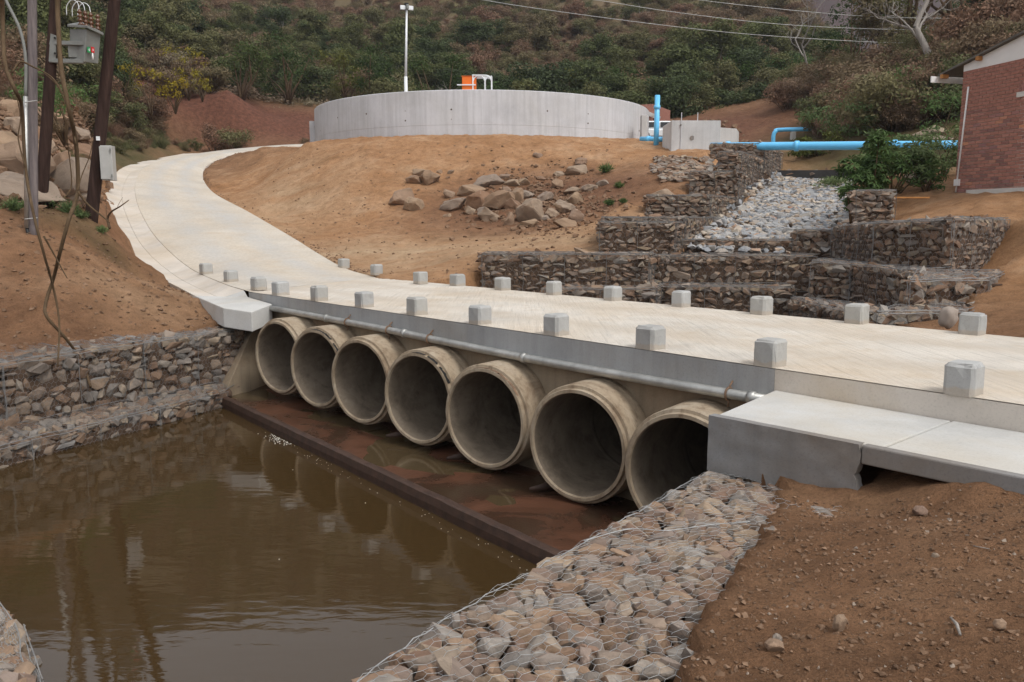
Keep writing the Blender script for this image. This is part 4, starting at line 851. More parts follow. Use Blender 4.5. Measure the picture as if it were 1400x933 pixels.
# right side of the channel
T1 = [px(1135, 19.9), px(1192, 16.9), px(1297, 15.3), px(1371, 16.9)]; T1B = [(8.5, 20.2), (8.25, 17.3), (8.55, 16.5), (9.6, 17.7)]; T1Z = [1.22, 1.32, 1.39, 1.40]
G5 = 'stepped gabions of the stream channel'
gabion('tall right bank gabion row of four cages below the ochre soil', [wallq(T1[i], T1[i + 1], .36, T1Z[i], None, T1Z[i + 1]) for i in range(3)] + [[V3(*T1[i], T1Z[i]), V3(*T1[i + 1], T1Z[i + 1]), V3(*T1B[i + 1], T1Z[i + 1] + .04), V3(*T1B[i], T1Z[i] + .04)] for i in range(3)],
       .20, .115, 'back', [(inset([T1[i], T1[i + 1], T1B[i + 1], T1B[i]], .08), -.2, T1Z[i] - .12) for i in range(3)], ('wire_mid', .095, .0028), group=G5)
T2 = [px(1108, 17.4), px(1163, 16.85), px(1243, 15.0)]; T2B = [(7.2, 19.2), (7.4, 17.0), (8.1, 15.3)]
gabion('middle right bank gabion tier, two netted cages under the tall row', [wallq(T2[0], T2[1], -.38, .52, None, .5), wallq(T2[1], T2[2], -.34, .5, None, .47), [V3(*T2[0], .52), V3(*T2[1], .5), V3(*T2B[1], .5), V3(*T2B[0], .5)], [V3(*T2[1], .5), V3(*T2[2], .47), V3(*T2B[2], .5), V3(*T2B[1], .5)]],
       .19, .115, 'back', [(inset([T2[0], T2[1], T2B[1], T2B[0]], .08), -.9, .40), (inset([T2[1], T2[2], T2B[2], T2B[1]], .08), -.9, .36)], ('wire_mid', .09, .0026), group=G5)
T4 = [px(1244, 12.9), px(1351, 13.15)]; T4B = [(7.3, 14.9), (8.55, 14.3)]
gabion('middle right gabion block with a flat netted top reaching the soil', [wallq((7.05, 14.6), T4[0], -.1, .45, None, .44), wallq(T4[0], T4[1], -.02, .44), [V3(*T4[0], .44), V3(*T4[1], .44), V3(*T4B[1], .5), V3(*T4B[0], .48)], wallq(T4[1], T4B[1], .1, .44, .3, .5)],
       .23, .125, 'back', [(inset([T4[0], T4[1], T4B[1], T4B[0]], .08), -.6, .33)], ('wire_mid', .09, .0026), group=G5)
T3 = [px(1084, 16.6), px(1120, 15.2), px(1160, 14.0)]; T3B = [(6.25, 17.6), (6.85, 16.4), (6.9, 14.6)]
gabion('lowest right bank gabion curving down to the deck edge', [wallq(T3[0], T3[1], -.9, -.16, None, -.17), wallq(T3[1], T3[2], -.9, -.17, None, -.16), [V3(*T3[0], -.16), V3(*T3[1], -.17), V3(*T3B[1], -.26), V3(*T3B[0], -.26)], [V3(*T3[1], -.17), V3(*T3[2], -.16), V3(*T3B[2], -.24), V3(*T3B[1], -.26)]],
       .18, .11, 'back', [(inset([T3[0], T3[1], T3B[1], T3B[0]], .08), -1.6, -.36), (inset([T3[1], T3[2], T3B[2], T3B[1]], .08), -1.6, -.34)], ('wire_mid', .085, .0024), group=G5)
T5 = [px(1202, 12.0), px(1325, 11.9)]; T5B = [(6.35, 13.4), (7.4, 12.9)]
gabion('netted gabion block behind the sandbag at the deck edge', [wallq((5.75, 13.6), T5[0], -.6, .0, None, .04), wallq(T5[0], T5[1], -.5, .04, None, .06), [V3(*T5[0], .04), V3(*T5[1], .06), V3(*T5B[1], .08), V3(*T5B[0], .05)], wallq(T5[1], T5B[1], -.3, .06, -.1, .08)],
       .24, .11, 'back', [(inset([T5[0], T5[1], T5B[1], T5B[0]], .08), -1.4, -.06)], ('wire_mid', .085, .0024), group=G5)
box_gab('single square gabion cage perched beside the castor bushes', px(1164, 19.6), px(1217, 19.5), 1.3, 2.06, (.2, .9))
# grey sandbag wedged beside the last far guide block
bm = bmesh.new(); bmesh.ops.create_icosphere(bm, subdivisions=3, radius=1)
for v in bm.verts:
    n_ = v.co.normalized(); q = (abs(n_.x) ** 3 + abs(n_.y) ** 3 + abs(n_.z) ** 3) ** (1 / 3); v.co = n_ / q; v.co *= 1 + .22 * noise.noise(n_ * 1.7) + .10 * noise.noise(n_ * 5) + .05 * math.sin(7 * math.atan2(n_.y, n_.x) + 3 * n_.z); v.co.z *= 1.0 - .25 * max(0, v.co.x)
me = bpy.data.meshes.new('sandbag'); bm.to_mesh(me); bm.free(); me.materials.append(M['bag']); me.polygons.foreach_set('use_smooth', [True] * len(me.polygons))
o = link('sandbag', me); q = aty(1296, 440, 10.9); o.location = (q.x, q.y, .11); o.scale = (.105, .10, .14); o.rotation_euler = (.1, .15, .4); tag(o, 'full grey sandbag beside the right-most far guide block', 'sandbag')

# loose stones of the channel bed: a bed thing-of-setting with its largest stones as parts
bed = empty('stone_bed', (9, 26, BED(0, 26)), kind='structure'); bed['label'] = 'sloping bed of loose grey and cream stones in the channel'
cand = []
for _ in range(3000):
    y = 20.6 + 16 * random.random() ** .8; xl = 4.35 + (y - 21) * .46; w = np.interp(y, [20.6, 24, 30, 37], [4.1, 4.0, 3.6, 3.2]); x = xl + w * random.random()
    ed = abs((x - xl) / w - .5) * 2; cand.append((x, y, max(BED(0, y), gh(x, y)) + .03 + .15 * ed ** 3, random.uniform(.13, .30) * (1.25 if random.random() < .15 else 1)))
cand.sort(key=lambda c: -c[3] / c[1])
def stone_matrix(x, y, z, s, flat=.65): 
    return Matrix.Translation((x, y, z)) @ Matrix.Rotation(random.uniform(0, 6.28), 4, 'Z') @ Matrix.Rotation(random.gauss(0, .35), 4, 'X') @ Matrix.Diagonal((s * random.uniform(.9, 1.3), s * random.uniform(.8, 1.1), s * flat * random.uniform(.8, 1.2), 1))
RKb = [hull_rock(900 + i, n=12, p=2.6) for i in range(8)]
for me in RKb: me.materials.append(M['bed_stone'])
for c_ in cand[:290]:
    o = link('stone', random.choice(RK['bed']), bed); o.matrix_basis = Matrix.Translation(-bed.location) @ stone_matrix(*c_)
# the rest in four tints so the mass does not read as one colour
rest = cand[290:]
tints = [(.36, .36, .36), (.26, .27, .285), (.44, .38, .31), (.34, .27, .21), (.30, .30, .31)]
for k, t in enumerate(tints):
    plain('bed_tint_%d' % k, t, .9, 0, .3, 3, .2, .3)
    o = joined('small_stones', [(random.choice(RKb), stone_matrix(*c_)) for c_ in rest[k::5]], None, M['bed_tint_%d' % k]); child(o, bed); o['kind'] = 'stuff'

# ------------------------------------------------------------------ round reservoir
def hit(u, v, y0=2.5, y1=80):             # where a survey sight meets the ground
    y = y0; 
    while y < y1:
        p = aty(u, v, y)
        if p.z < gh(p.x, p.y): return Vector((p.x, p.y, gh(p.x, p.y)))
        y += .05 + y * .002
    return aty(u, v, y1)
TC = Vector((-1.70, 49.47, 0)); TR_ = 9.55; TZ = aty(660, 122.5, 39.92).z
tank = empty('reservoir', (TC.x, TC.y, 5.2), 'large round pale concrete reservoir on the ochre mound', 'reservoir')
def ring_wall(prof, n=160):
    mb = MB(); vv = []
    for r, z in prof:
        for i in range(n): an = 2 * math.pi * i / n; vv.append((TC.x + r * math.cos(an), TC.y + r * math.sin(an), z))
    k = len(prof); mb.add(vv, [(q * n + i, q * n + (i + 1) % n, (q + 1) * n + (i + 1) % n, (q + 1) * n + i) for q in range(k - 1) for i in range(n)]); return mb
o = child(fix_normals(ring_wall([(TR_ - .006, 4.0), (TR_ - .006, TZ - 1.61), (TR_, TZ - 1.60), (TR_, TZ - .03), (TR_ - .03, TZ), (TR_ - .30, TZ), (TR_ - .30, 4.5)]).obj('wall', M['tank'], None, True)), tank); o.data.set_sharp_from_angle(angle=R(30))
mb = MB(); arc = [R(a) for a in np.linspace(165, 193, 12)]; mb.prism([(TC.x + (TR_ - .05) * math.cos(a), TC.y + (TR_ - .05) * math.sin(a)) for a in arc[::-1]] + [(TC.x + (TR_ + .28) * math.cos(a), TC.y + (TR_ + .28) * math.sin(a)) for a in arc], 3.8, 6.85); child(fix_normals(mb.obj('footing', M['tank'], bevel=.02)), tank)
mb = MB(); mb.prism([(TC.x + (TR_ - .31) * math.cos(a), TC.y + (TR_ - .31) * math.sin(a)) for a in np.linspace(0, 2 * math.pi, 64, endpoint=False)], TZ - .5, TZ - .25); child(mb.obj('roof_slab', M['tank']), tank)
for an in np.linspace(R(180), R(360), 14):                # tie holes left by the shuttering
    for z in (TZ - .9, TZ - 1.35):
        if random.random() < .6:
            c_ = Vector((TC.x + TR_ * math.cos(an), TC.y + TR_ * math.sin(an), z)); w = Vector((math.cos(an), math.sin(an), 0)); child(MB().tube([c_ - w * .02, c_ + w * .004], random.uniform(.02, .05), 8).obj('tie_hole', M['core']), tank)
# on the roof: orange cabinet, galvanised portal frame
def pxm(y): return y / FOC
B0 = aty(631, 121, 41.6); 
YB = 41.6; ob = empty('equipment_box', (B0.x + .35, YB, TZ - .25), 'orange steel box standing on the reservoir roof', 'box'); BT = aty(635, 106, YB).z
mb = MB(); mb.box(B0.x + .38, YB, (TZ - .25 + BT) / 2, .68, .55, BT - TZ + .25); child(mb.obj('casing', M['orange'], bevel=.02), ob)
mb = MB(); mb.box(B0.x + .38, YB, BT + .012, .72, .6, .02); child(mb.obj('lid', M['orange']), ob)
mb = MB(); mb.box(B0.x + .25, YB - .32, TZ + .42, .9, .05, .05); child(mb.obj('rail', M['white_metal']), ob)
X0 = aty(646.5, 110, YB - .3).x; X1 = aty(672, 110, YB - .3).x; ZT = aty(650, 103.8, YB - .3).z
fr_ = empty('portal_frame', (X0 + .4, YB, TZ - .25), 'small galvanised portal frame beside the orange roof box', 'frame'); X2 = X0 + .58
for x in (X0, X2, X1):
    for y in (YB - .3, YB + .5):
        mb = MB(); mb.box(x, y, (TZ - .25 + ZT) / 2, .055, .055, ZT - TZ + .25); child(mb.obj('post', M['white_metal']), fr_)
mb = MB(); mb.prism([(X0 - .04, YB - .34), (X2 + .04, YB - .34), (X1 + .03, YB - .1), (X1 + .03, YB + .55), (X0 - .04, YB + .55)], ZT, [ZT + .05, ZT + .05, ZT - .03, ZT - .03, ZT + .05]); child(mb.obj('top_plate', M['white_metal']), fr_)
for x, s_ in ((X0, 1), (X2, -1), (X2, 1), (X1, -1)):
    mb = MB(); mb.tube([(x, YB - .3, ZT - .26), (x + s_ * .07, YB - .3, ZT - .1), (x + s_ * .2, YB - .3, ZT)], .03, 6); child(mb.obj('brace', M['white_metal']), fr_)
# light mast
q0 = aty(555, 122, 61); q1 = aty(556, 12, 61); zb = 6.2
mast = empty('light_mast', (q0.x, 61, zb), 'tall slim white light mast behind the reservoir', 'light mast')
child(MB().tube([(q0.x, 61, zb), (q0.x, 61, 11.5)], [.14, .12], 12).obj('lower_tube', M['white_metal'], None, True), mast)
child(MB().tube([(q0.x, 61, 11.4), (q1.x, 61, q1.z)], [.10, .065], 12).obj('upper_tube', M['white_metal'], None, True), mast)
for i in range(4):
    an = i * math.pi / 2 + .3; w = Vector((math.cos(an), math.sin(an), 0)); c_ = Vector((q1.x, 61, q1.z + .05)) + w * .28
    mb = MB(); mb.box(c_.x, c_.y, c_.z, .36, .16, .28, an); h_ = child(mb.obj('floodlight', M['grey_paint' if i % 2 else 'white_metal'], bevel=.02), mast)
    mb = MB(); mb.tube([(q1.x, 61, q1.z - .1), tuple(c_ - Vector((0, 0, .1)))], .03, 6); mb.obj('bracket', M['black'], h_)
mb = MB(); mb.box(q1.x, 61, q1.z + .28, .28, .28, .18); child(mb.obj('head', M['black'], bevel=.02), mast)

# concrete valve chamber, short wall
ch_ = empty('valve_chamber', (7.6, 36, 4), 'tall pale concrete valve chamber between the reservoir and gabions', 'chamber')
ztc = aty(950, 164.5, 35.6).z; pc = [aty(906, 180, 36.9), aty(918, 180, 35.7), aty(985, 180, 35.4)]
mb = MB(); mb.prism([(p.x, p.y) for p in pc] + [(pc[2].x + .6, 38.2), (pc[0].x + .4, 38.6)], 3.0, [ztc - .12, ztc, ztc - .04, ztc - .04, ztc - .1]); child(mb.obj('wall', M['chamber'], bevel=.015), ch_)
for u in (931, 953): 
    p = aty(u, 190, 35.62); mb = MB(); mb.box(p.x, p.y, 4.55, .03, .03, 2.6); child(mb.obj('joint_strip', M['tank']), ch_)
for u, v in ((931, 171), (952, 171), (946, 189), (952, 205), (931, 206)):
    p = aty(u, v, 35.6); child(MB().tube([(p.x, p.y - .04, p.z), (p.x, p.y + .1, p.z)], .035 if v != 189 else .1, 8).obj('tie_hole', M['slab_side']), ch_)
mb = MB(); p = aty(984, 174, 45); mb.prism([(p.x - .3, 45), (p.x + .9, 45), (p.x + 1.2, 45.6), (p.x - .3, 45.6)], 4.5, [p.z, p.z - .08, p.z - .2, p.z]); tag(mb.obj('concrete_wall', M['chamber'], bevel=.02), 'low concrete wall stub behind the valve chamber', 'wall')
# chamber-side slab edge next to the reservoir
p = aty(880, 165, 43.5); mb = MB(); mb.box(p.x + .02, 43.6, 5.2, .28, .6, 3.0); tag(mb.obj('concrete_post', M['chamber'], bevel=.02), 'narrow concrete upright at the right edge of the reservoir', 'post')

# blue pipes
def blue_pipe(name, pts, r, label, rings=(), seg=20):
    root = empty(name, tuple(pts[0]), label, 'pipe', None); child(MB().tube(pts, r, seg).obj('tube', M['blue'], None, True), root)
    for p, dvec in rings:
        p = Vector(p); dvec = Vector(dvec).normalized(); child(MB().tube([p - dvec * .07, p + dvec * .07], r * 1.28, seg).obj('flange', M['blue'], None, True), root)
    return root
a0, a1 = aty(972, 200.5, 34.2), aty(1330, 198.5, 29.0); dv = a1 - a0
blue_pipe('water_pipe', [a0.lerp(a1, t) for t in np.linspace(0, 1, 8)], .155, 'thick bright blue pipe crossing above the channel to the brick building', [(a0.lerp(a1, t), dv) for t in (.075, .365, .735)])
p = aty(897, 190, 37.6); pt = aty(899, 130.5, 37.6)
blue_pipe('vent_pipe', [(p.x, 37.6, p.z - .6), tuple(pt)], .115, 'upright blue vent pipe between reservoir and chamber', [((pt.x - .01, 37.6, aty(898, 147, 37.6).z), (0, 0, 1))])
b0, b1 = aty(876, 190.5, 39.5), aty(912, 191, 38.6); blue_pipe('branch_pipe', [b0, b1], .12, 'short blue pipe low behind the upright vent pipe', [(b0.lerp(b1, .3), b1 - b0)])
c0_ = [aty(1057, 196, 52), aty(1057.5, 186, 52), aty(1060, 180.5, 52), aty(1067, 177.8, 52), aty(1120, 176.5, 51), aty(1175, 175, 50)]
blue_pipe('distant_pipe', [tuple(x) for x in crom([tuple(x) for x in c0_], 6)], .125, 'thinner blue pipe with a bent end on the far red soil', [])
mb = MB(); p = aty(1084, 190, 51.6); mb.box(p.x, 51.6, p.z - .1, .28, .28, 1.0); tag(mb.obj('pipe_support', M['slab'], bevel=.02), 'pale concrete support block under the distant blue pipe', 'support block')

# ------------------------------------------------------------------ brick building at the right
AL = R(76); bd = Vector((math.cos(AL), -math.sin(AL), 0)); bn = Vector((-math.sin(AL), -math.cos(AL), 0))     # along the wall, outwards
BC = Vector((11.60, 22.0, 0)); ZB, ZW = 1.85, 5.15; LN = 5.2
bld = empty('brick_building', (BC.x, BC.y, ZB), 'dark red brick building with white gable at the right edge', 'building')
def bp(t, o_, z): p = BC + bd * t + bn * o_; return Vector((p.x, p.y, z))
def bprism(t0, t1, o0, o1, z0, z1a, z1b=None):
    mb = MB(); z1b = z1a if z1b is None else z1b
    mb.prism([tuple(bp(t0, o1, 0)[:2]), tuple(bp(t1, o1, 0)[:2]), tuple(bp(t1, o0, 0)[:2]), tuple(bp(t0, o0, 0)[:2])], z0, [z1a, z1b, z1b, z1a]); return mb
child(fix_normals(bprism(.0, LN, -5, -.012, ZB - .5, ZW).obj('wall_core', M['mortar'])), bld)
bme = MB(); bme.box(0, 0, 0, 1, 1, 1); brick_me = bme.mesh('brick', M['brick'])
bm = bmesh.new(); bm.from_mesh(brick_me); bmesh.ops.bevel(bm, geom=list(bm.edges), offset=.02, segments=1, affect='EDGES'); bm.to_mesh(brick_me); bm.free()
rz = math.atan2(bd.y, bd.x); cnt = 0; extra = []; course = 0; z = ZB; 
while z < ZW - .05:
    t = -.0 if course % 2 == 0 else -.116
    while t < LN:
        t0 = max(t, 0); t1 = min(t + .222, LN); infill = t0 > 1.80 and z < 4.28
        sold = t0 > 1.74 and 4.40 < z < 4.62
        if t1 - t0 > .04:
            p = bp((t0 + t1) / 2, -.02 - (.012 if infill else 0), z + .0365)
            Mx = Matrix.Translation(p - bld.location) @ Matrix.Rotation(rz, 4, 'Z') @ Matrix.Diagonal((t1 - t0, .05, .073, 1))
            if t0 < 2.75 and z > 2.1 and cnt < 295: 
                o = link('brick', brick_me, bld); o.matrix_basis = Mx; cnt += 1
            else: extra.append((brick_me, Mx))
        t += .233
    z += .085; course += 1
o = joined('far_bricks', extra, bld); o['kind'] = 'stuff'
child(fix_normals(bprism(1.74, LN, -.05, .022, 4.27, 4.39).obj('lintel', M['lintel'], bevel=.006)), bld)
for i in range(11): child(fix_normals(bprism(1.78 + i * .083, 1.85 + i * .083, -.05, .006, 4.395, 4.60).obj('soldier_brick', M['brick'])), bld)
mb = MB(); gp_ = [(0, ZW + .005), (LN, ZW + .005), (LN, ZW + .16 + .212 * LN), (0, ZW + .16)]
mb.add([tuple(bp(t, .006, z)) for t, z in gp_] + [tuple(bp(t, -.2, z)) for t, z in gp_], [(0, 1, 2, 3), (7, 6, 5, 4), (0, 4, 5, 1), (1, 5, 6, 2), (2, 6, 7, 3), (3, 7, 4, 0)]); child(fix_normals(mb.obj('gable', M['white_plaster'])), bld)
roof_ = [( -.75, ZW + .17 - .75 * .212), (LN, ZW + .17 + LN * .212)]
mb = MB(); (ta, za), (tb, zb_) = roof_
mb.add([tuple(bp(ta, .12, za)), tuple(bp(tb, .12, zb_)), tuple(bp(tb, -6, zb_)), tuple(bp(ta, -6, za)), tuple(bp(ta, .12, za + .05)), tuple(bp(tb, .12, zb_ + .05)), tuple(bp(tb, -6, zb_ + .05)), tuple(bp(ta, -6, za + .05))],
       [(3, 2, 1, 0), (4, 5, 6, 7), (0, 1, 5, 4), (1, 2, 6, 5), (2, 3, 7, 6), (3, 0, 4, 7)]); rf = child(fix_normals(mb.obj('roof', M['roof'])), bld)
for t in (-.62, .55, 2.15, 3.6):
    zz = ZW + .17 + t * .212; mb = MB(); p = bp(t, .04, zz - .055); mb.box(p.x, p.y, p.z, .09, .2, .10, rz); child(mb.obj('purlin', M['timber'], bevel=.005), rf).matrix_parent_inverse = Matrix()
mb = MB(); p = bp(-.80, -2.8, ZW - .07); mb.box(p.x, p.y, p.z, .03, 6.2, .16, rz); o = child(mb.obj('fascia_board', M['white_plaster']), bld); o.parent = rf; o.matrix_parent_inverse = Matrix()
child(MB().tube([bp(.22, .02, 4.75), bp(.06, .02, ZB + .25)], .022, 8).obj('conduit', M['white_plaster'], None, True), bld)
mb = MB(); p = bp(.09, .03, ZB + .5); mb.box(p.x, p.y, p.z, .16, .07, .17, rz); child(mb.obj('junction_box', M['white_plaster'], bevel=.008), bld)
child(fix_normals(bprism(.5, LN, -.02, .10, ZB, ZB + .30).obj('plinth_strip', M['lintel'])), bld)
# plank lying beside the single gabion
mb = MB(); p = aty(1240, 270, 19.9); mb.box(p.x, p.y, p.z - .01, 1.0, .25, .035, .12); tag(mb.obj('plank', M['timber'], bevel=.004), 'thin plank lying between the single gabion and ochre bank', 'plank')

# far brick hut and pickup seen between reservoir and chamber
FB = aty(884, 150, 60); hut = empty('brick_hut', (FB.x, 60, 7.0), 'far brick hut with grey roof behind the upright blue pipe', 'building')
mb = MB(); mb.box(FB.x + .15, 62.5, 8.0, 2.8, 4, 3.0, -.5); child(mb.obj('wall', M['brick']), hut)
mb = MB(); x0 = FB.x - 1.2
mb.add([(x0 - .6, 59.2, aty(868, 150, 59.2).z), (x0 + .8, 59.6, aty(880, 148.5, 59.6).z), (x0 + 2.3, 60.4, aty(905, 160, 60.4).z), (x0 - .6, 65, 9.9), (x0 + .8, 65, 10.1), (x0 + 2.9, 65.4, 9.4)] , [(0, 1, 4, 3), (1, 2, 5, 4)])
o = child(mb.obj('roof', M['chamber']), hut); sm = o.modifiers.new('thick', 'SOLIDIFY'); sm.thickness = .28
mb = MB(); mb.box(FB.x - .25, 60.2, 7.7, .7, .1, 1.7, -.5); child(mb.obj('door', M['black']), hut)
PK = aty(895, 184, 55); pk = empty('pickup', (PK.x, 55, gh(PK.x, 55)), 'small white pickup parked by the far brick hut', 'pickup'); pz = aty(895, 180, 55).z - .45
mb = MB(); mb.box(PK.x + .6, 55, pz + .3, 4.2, 1.65, .5); child(mb.obj('body', M['white_metal'], bevel=.08), pk)
mb = MB(); mb.prism([(PK.x - .7, 54.3), (PK.x + 1.0, 54.3), (PK.x + 1.0, 55.7), (PK.x - .7, 55.7)], pz + .5, pz + 1.05); cb = child(mb.obj('cab', M['white_metal'], bevel=.12), pk)
for x0_, w_ in ((-.25, .7), (.55, .6)):
    mb = MB(); mb.box(PK.x + x0_, 54.28, pz + .8, w_, .04, .32); child(mb.obj('window', M['glass']), pk)
for dx in (-.8, 1.9):
    mb = MB(); mb.tube([(PK.x + dx, 54.1, pz + .1), (PK.x + dx, 54.35, pz + .1)], .34, 16); wh_ = child(mb.obj('wheel', M['tyre']), pk); MB().tube([(PK.x + dx, 54.07, pz + .1), (PK.x + dx, 54.2, pz + .1)], .18, 12).obj('rim', M['white_metal'], wh_)

# ------------------------------------------------------------------ poles and cables on the left
def lean_pole(name, u0, v0, u1, v1, y, r0, r1, mat, label, top=None):
    a = aty(u0, v0, y); b = aty(u1, v1, y); d_ = (b - a); b2 = a + d_ * 1.25; a2 = a - d_ * .06; root = empty(name, tuple(a), label, 'pole')
    n_ = 14; pts = [a2.lerp(b2, i / n_) + Vector((.012 * noise.noise((i, u0, 0)), .012 * noise.noise((i, u0, 5)), 0)) for i in range(n_ + 1)]
    child(MB().tube(pts, [r0 + (r1 - r0) * i / n_ for i in range(n_ + 1)], 14).obj('shaft', M[mat], None, True), root); return root, a, b
gpole, ga, gb = lean_pole('wooden_pole', 45, 322, 44, 0, 16.4, .098, .078, 'pole_grey', 'weathered grey wooden pole with a metal conduit strapped on')
mb = MB(); ca, cb_ = aty(36.5, 312, 16.3), aty(35, 132, 16.3); child(MB().tube([ca, cb_], .042, 10).obj('conduit', M['galv'], None, True), gpole)
child(MB().tube([tuple(x) for x in crom([tuple(cb_), tuple(aty(35, 80, 16.3)), tuple(aty(27, 40, 16.3)), tuple(aty(8, 0, 16.25)), tuple(aty(0, -30, 16.2))], 6)], .03, 8).obj('cable', M['grey_paint'], None, True), gpole)
for v in (140, 300): 
    p = aty(41, v, 16.35); child(MB().tube([aty(34, v, 16.22), aty(51, v - 2, 16.28)], .012, 6).obj('strap', M['galv']), gpole)
child(MB().tube([ca, aty(40, 326, 16.3)], .03, 8).obj('cable_tail', M['black'], None, True), gpole)
lp, la, lb = lean_pole('wooden_pole', 56, 282, 76, 0, 18.5, .13, .10, 'pole_dark', 'dark leaning wooden pole carrying the transformer bracket')
rp_, ra, rb = lean_pole('wooden_pole', 125, 298, 157, 0, 19.0, .145, .115, 'pole_dark', 'dark leaning wooden pole with the grey meter cabinet')
mb = MB(); p = aty(139, 190, 18.8); mb.box(p.x, p.y, p.z, .02, .02, .02); 
cabt = empty('meter_cabinet', tuple(aty(147, 224, 18.85)), 'grey steel meter cabinet hung on the right leaning pole', 'cabinet'); p = aty(148.5, 223.5, 18.85)
mb = MB(); mb.box(p.x, p.y, p.z, .24, .26, .76, .15); child(mb.obj('case', M['cabinet'], bevel=.012), cabt)
mb = MB(); mb.box(p.x - .01, p.y - .145, p.z, .205, .02, .71, .15); dr = child(mb.obj('door', M['cabinet'], bevel=.006), cabt)
for dz in (-.28, .28):
    mb = MB(); mb.box(p.x + .125, p.y - .15, p.z + dz, .02, .03, .06, .15); mb.obj('hinge', M['grey_paint'], dr)
mb = MB(); mb.box(p.x - .12, p.y + .12, p.z, .1, .2, .6, .15); child(mb.obj('bracket', M['grey_paint']), cabt)
mb = MB(); p2 = aty(134, 189.5, 18.83); mb.box(p2.x, p2.y, p2.z, .08, .01, .09, .15); tag(mb.obj('pole_tag', M['white_metal']), 'small pale metal tag nailed on the right leaning pole', 'tag')
# transformer
tf = empty('transformer', tuple(aty(110, 85, 18.5)), 'grey pole transformer with brown ribbed bushings between the dark poles', 'transformer')
def tq(u, v, y=18.4): return aty(u, v, y)
mb = MB(); fr0 = [tq(95, 40, 18.45), tq(118.5, 40, 18.2), tq(138, 46, 18.6), tq(112, 44, 18.95)]; bo0 = [tq(95.5, 86, 18.45), tq(114.5, 85, 18.2), tq(134.5, 87.5, 18.6), tq(112, 84, 18.95)]
mb.add([tuple(p) for p in bo0] + [tuple(p) for p in fr0], [(3, 2, 1, 0), (4, 5, 6, 7), (0, 1, 5, 4), (1, 2, 6, 5), (2, 3, 7, 6), (3, 0, 4, 7)]); child(fix_normals(mb.obj('tank', M['grey_paint'], bevel=.015)), tf)
mb = MB(); li = [tq(92, 37, 18.4), tq(119.5, 38.5, 18.12), tq(142, 49, 18.6), tq(113, 33, 19.0)]
mb.add([tuple(p) for p in li] + [tuple(p + Vector((0, 0, .055))) for p in li], [(3, 2, 1, 0), (4, 5, 6, 7), (0, 1, 5, 4), (1, 2, 6, 5), (2, 3, 7, 6), (3, 0, 4, 7)]); child(fix_normals(mb.obj('lid', M['grey_paint'], bevel=.008)), tf)
for v0, v1 in ((55.5, 61), (80, 85.5)):
    A_ = [tq(68, v0, 18.38), tq(114, v0 + 1, 18.22), tq(114, v1 + 1, 18.22), tq(67, v1, 18.38)]; mb = MB(); mb.add([tuple(p) for p in A_] + [tuple(p + Vector((0, .12, 0))) for p in A_], [(0, 1, 2, 3), (7, 6, 5, 4), (0, 4, 5, 1), (1, 5, 6, 2), (2, 6, 7, 3), (3, 7, 4, 0)]); child(fix_normals(mb.obj('mounting_rail', M['grey_paint'], bevel=.006)), tf)
A_ = [tq(69, 46, 18.36), tq(77, 49, 18.36), tq(75, 85, 18.36), tq(66.5, 84, 18.36)]; mb = MB(); mb.add([tuple(p) for p in A_] + [tuple(p + Vector((0, .04, 0))) for p in A_], [(0, 1, 2, 3), (7, 6, 5, 4), (0, 4, 5, 1), (1, 5, 6, 2), (2, 6, 7, 3), (3, 7, 4, 0)]); child(fix_normals(mb.obj('pole_plate', M['grey_paint'])), tf)
for v in (52, 73): child(MB().tube([tq(75, v, 18.33), tq(75, v, 18.4)], .022, 8).obj('bolt', M['black']), tf)
mb = MB(); mb.box(tq(103.5, 71).x, 18.38, tq(103, 71).z, .26, .1, .26); child(mb.obj('side_box', M['grey_paint'], bevel=.01), tf)
for i, (u, v, l) in enumerate(((111, 36, .34), (118, 38, .34), (125, 40, .34), (134, 42, .34))):
    b0_ = aty(u, v, 18.55 + .08 * i); ax_ = Vector((.03 * (i - 1.5), 0, 1)).normalized(); n_ = 17
    child(MB().tube([b0_ + ax_ * (l * k / (n_ - 1)) for k in range(n_)], [(.062 if k % 4 in (1, 2) else .036) * (1 - .25 * k / n_) for k in range(n_)], 12).obj('bushing', M['porcelain'], None, True), tf)
    e_ = b0_ + ax_ * l
    if i < 3:
        w_ = [tuple(e_), tuple(e_ + Vector((-.03, 0, .14))), tuple(e_ + Vector((-.14, 0, .2))), tuple(e_ + Vector((-.26, 0, .08))), tuple(e_ + Vector((-.28, 0, -.12)))]; child(MB().tube([tuple(x) for x in crom(w_, 5)], .008, 6).obj('jumper_wire', M['white_metal'], None, True), tf)
# O / I switch plates on the tank face and the lever
fd = (tq(138, 66, 18.6) - tq(118, 66, 18.2)).normalized(); fn = Vector((fd.y, -fd.x, 0)).normalized()
def on_face(u, f): return Vector(tq(u, 68.5, 18.2 + .4 * f)) + fn * .012
fz = math.atan2(fd.y, fd.x)
for u, f, mt in ((121, .13, 'sign_green'), (126, .36, 'sign_red')):
    p = on_face(u, f); mb = MB(); mb.box(p.x, p.y, p.z, .085, .012, .115, fz); sp_ = child(mb.obj('switch_plate', M[mt]), tf)
    q_ = p + fn * .009
    if mt == 'sign_green': child(MB().tube([q_ + fd * (.013 * math.cos(a)) + Vector((0, 0, .022 * math.sin(a))) for a in np.linspace(0, 2 * math.pi, 15)], .006, 5).obj('letter_o', M['white_metal']), sp_).matrix_parent_inverse = Matrix()
    else: child(MB().tube([q_ + Vector((0, 0, -.025)), q_ + Vector((0, 0, .025))], .007, 5).obj('letter_i', M['white_metal']), sp_).matrix_parent_inverse = Matrix()
p = on_face(125, .3); child(MB().tube([p + Vector((0, 0, -.07)) + fn * .01, p + Vector((-.01, 0, -.20)) + fn * .02], [.014, .02], 8).obj('lever', M['white_plaster'], None, True), tf)

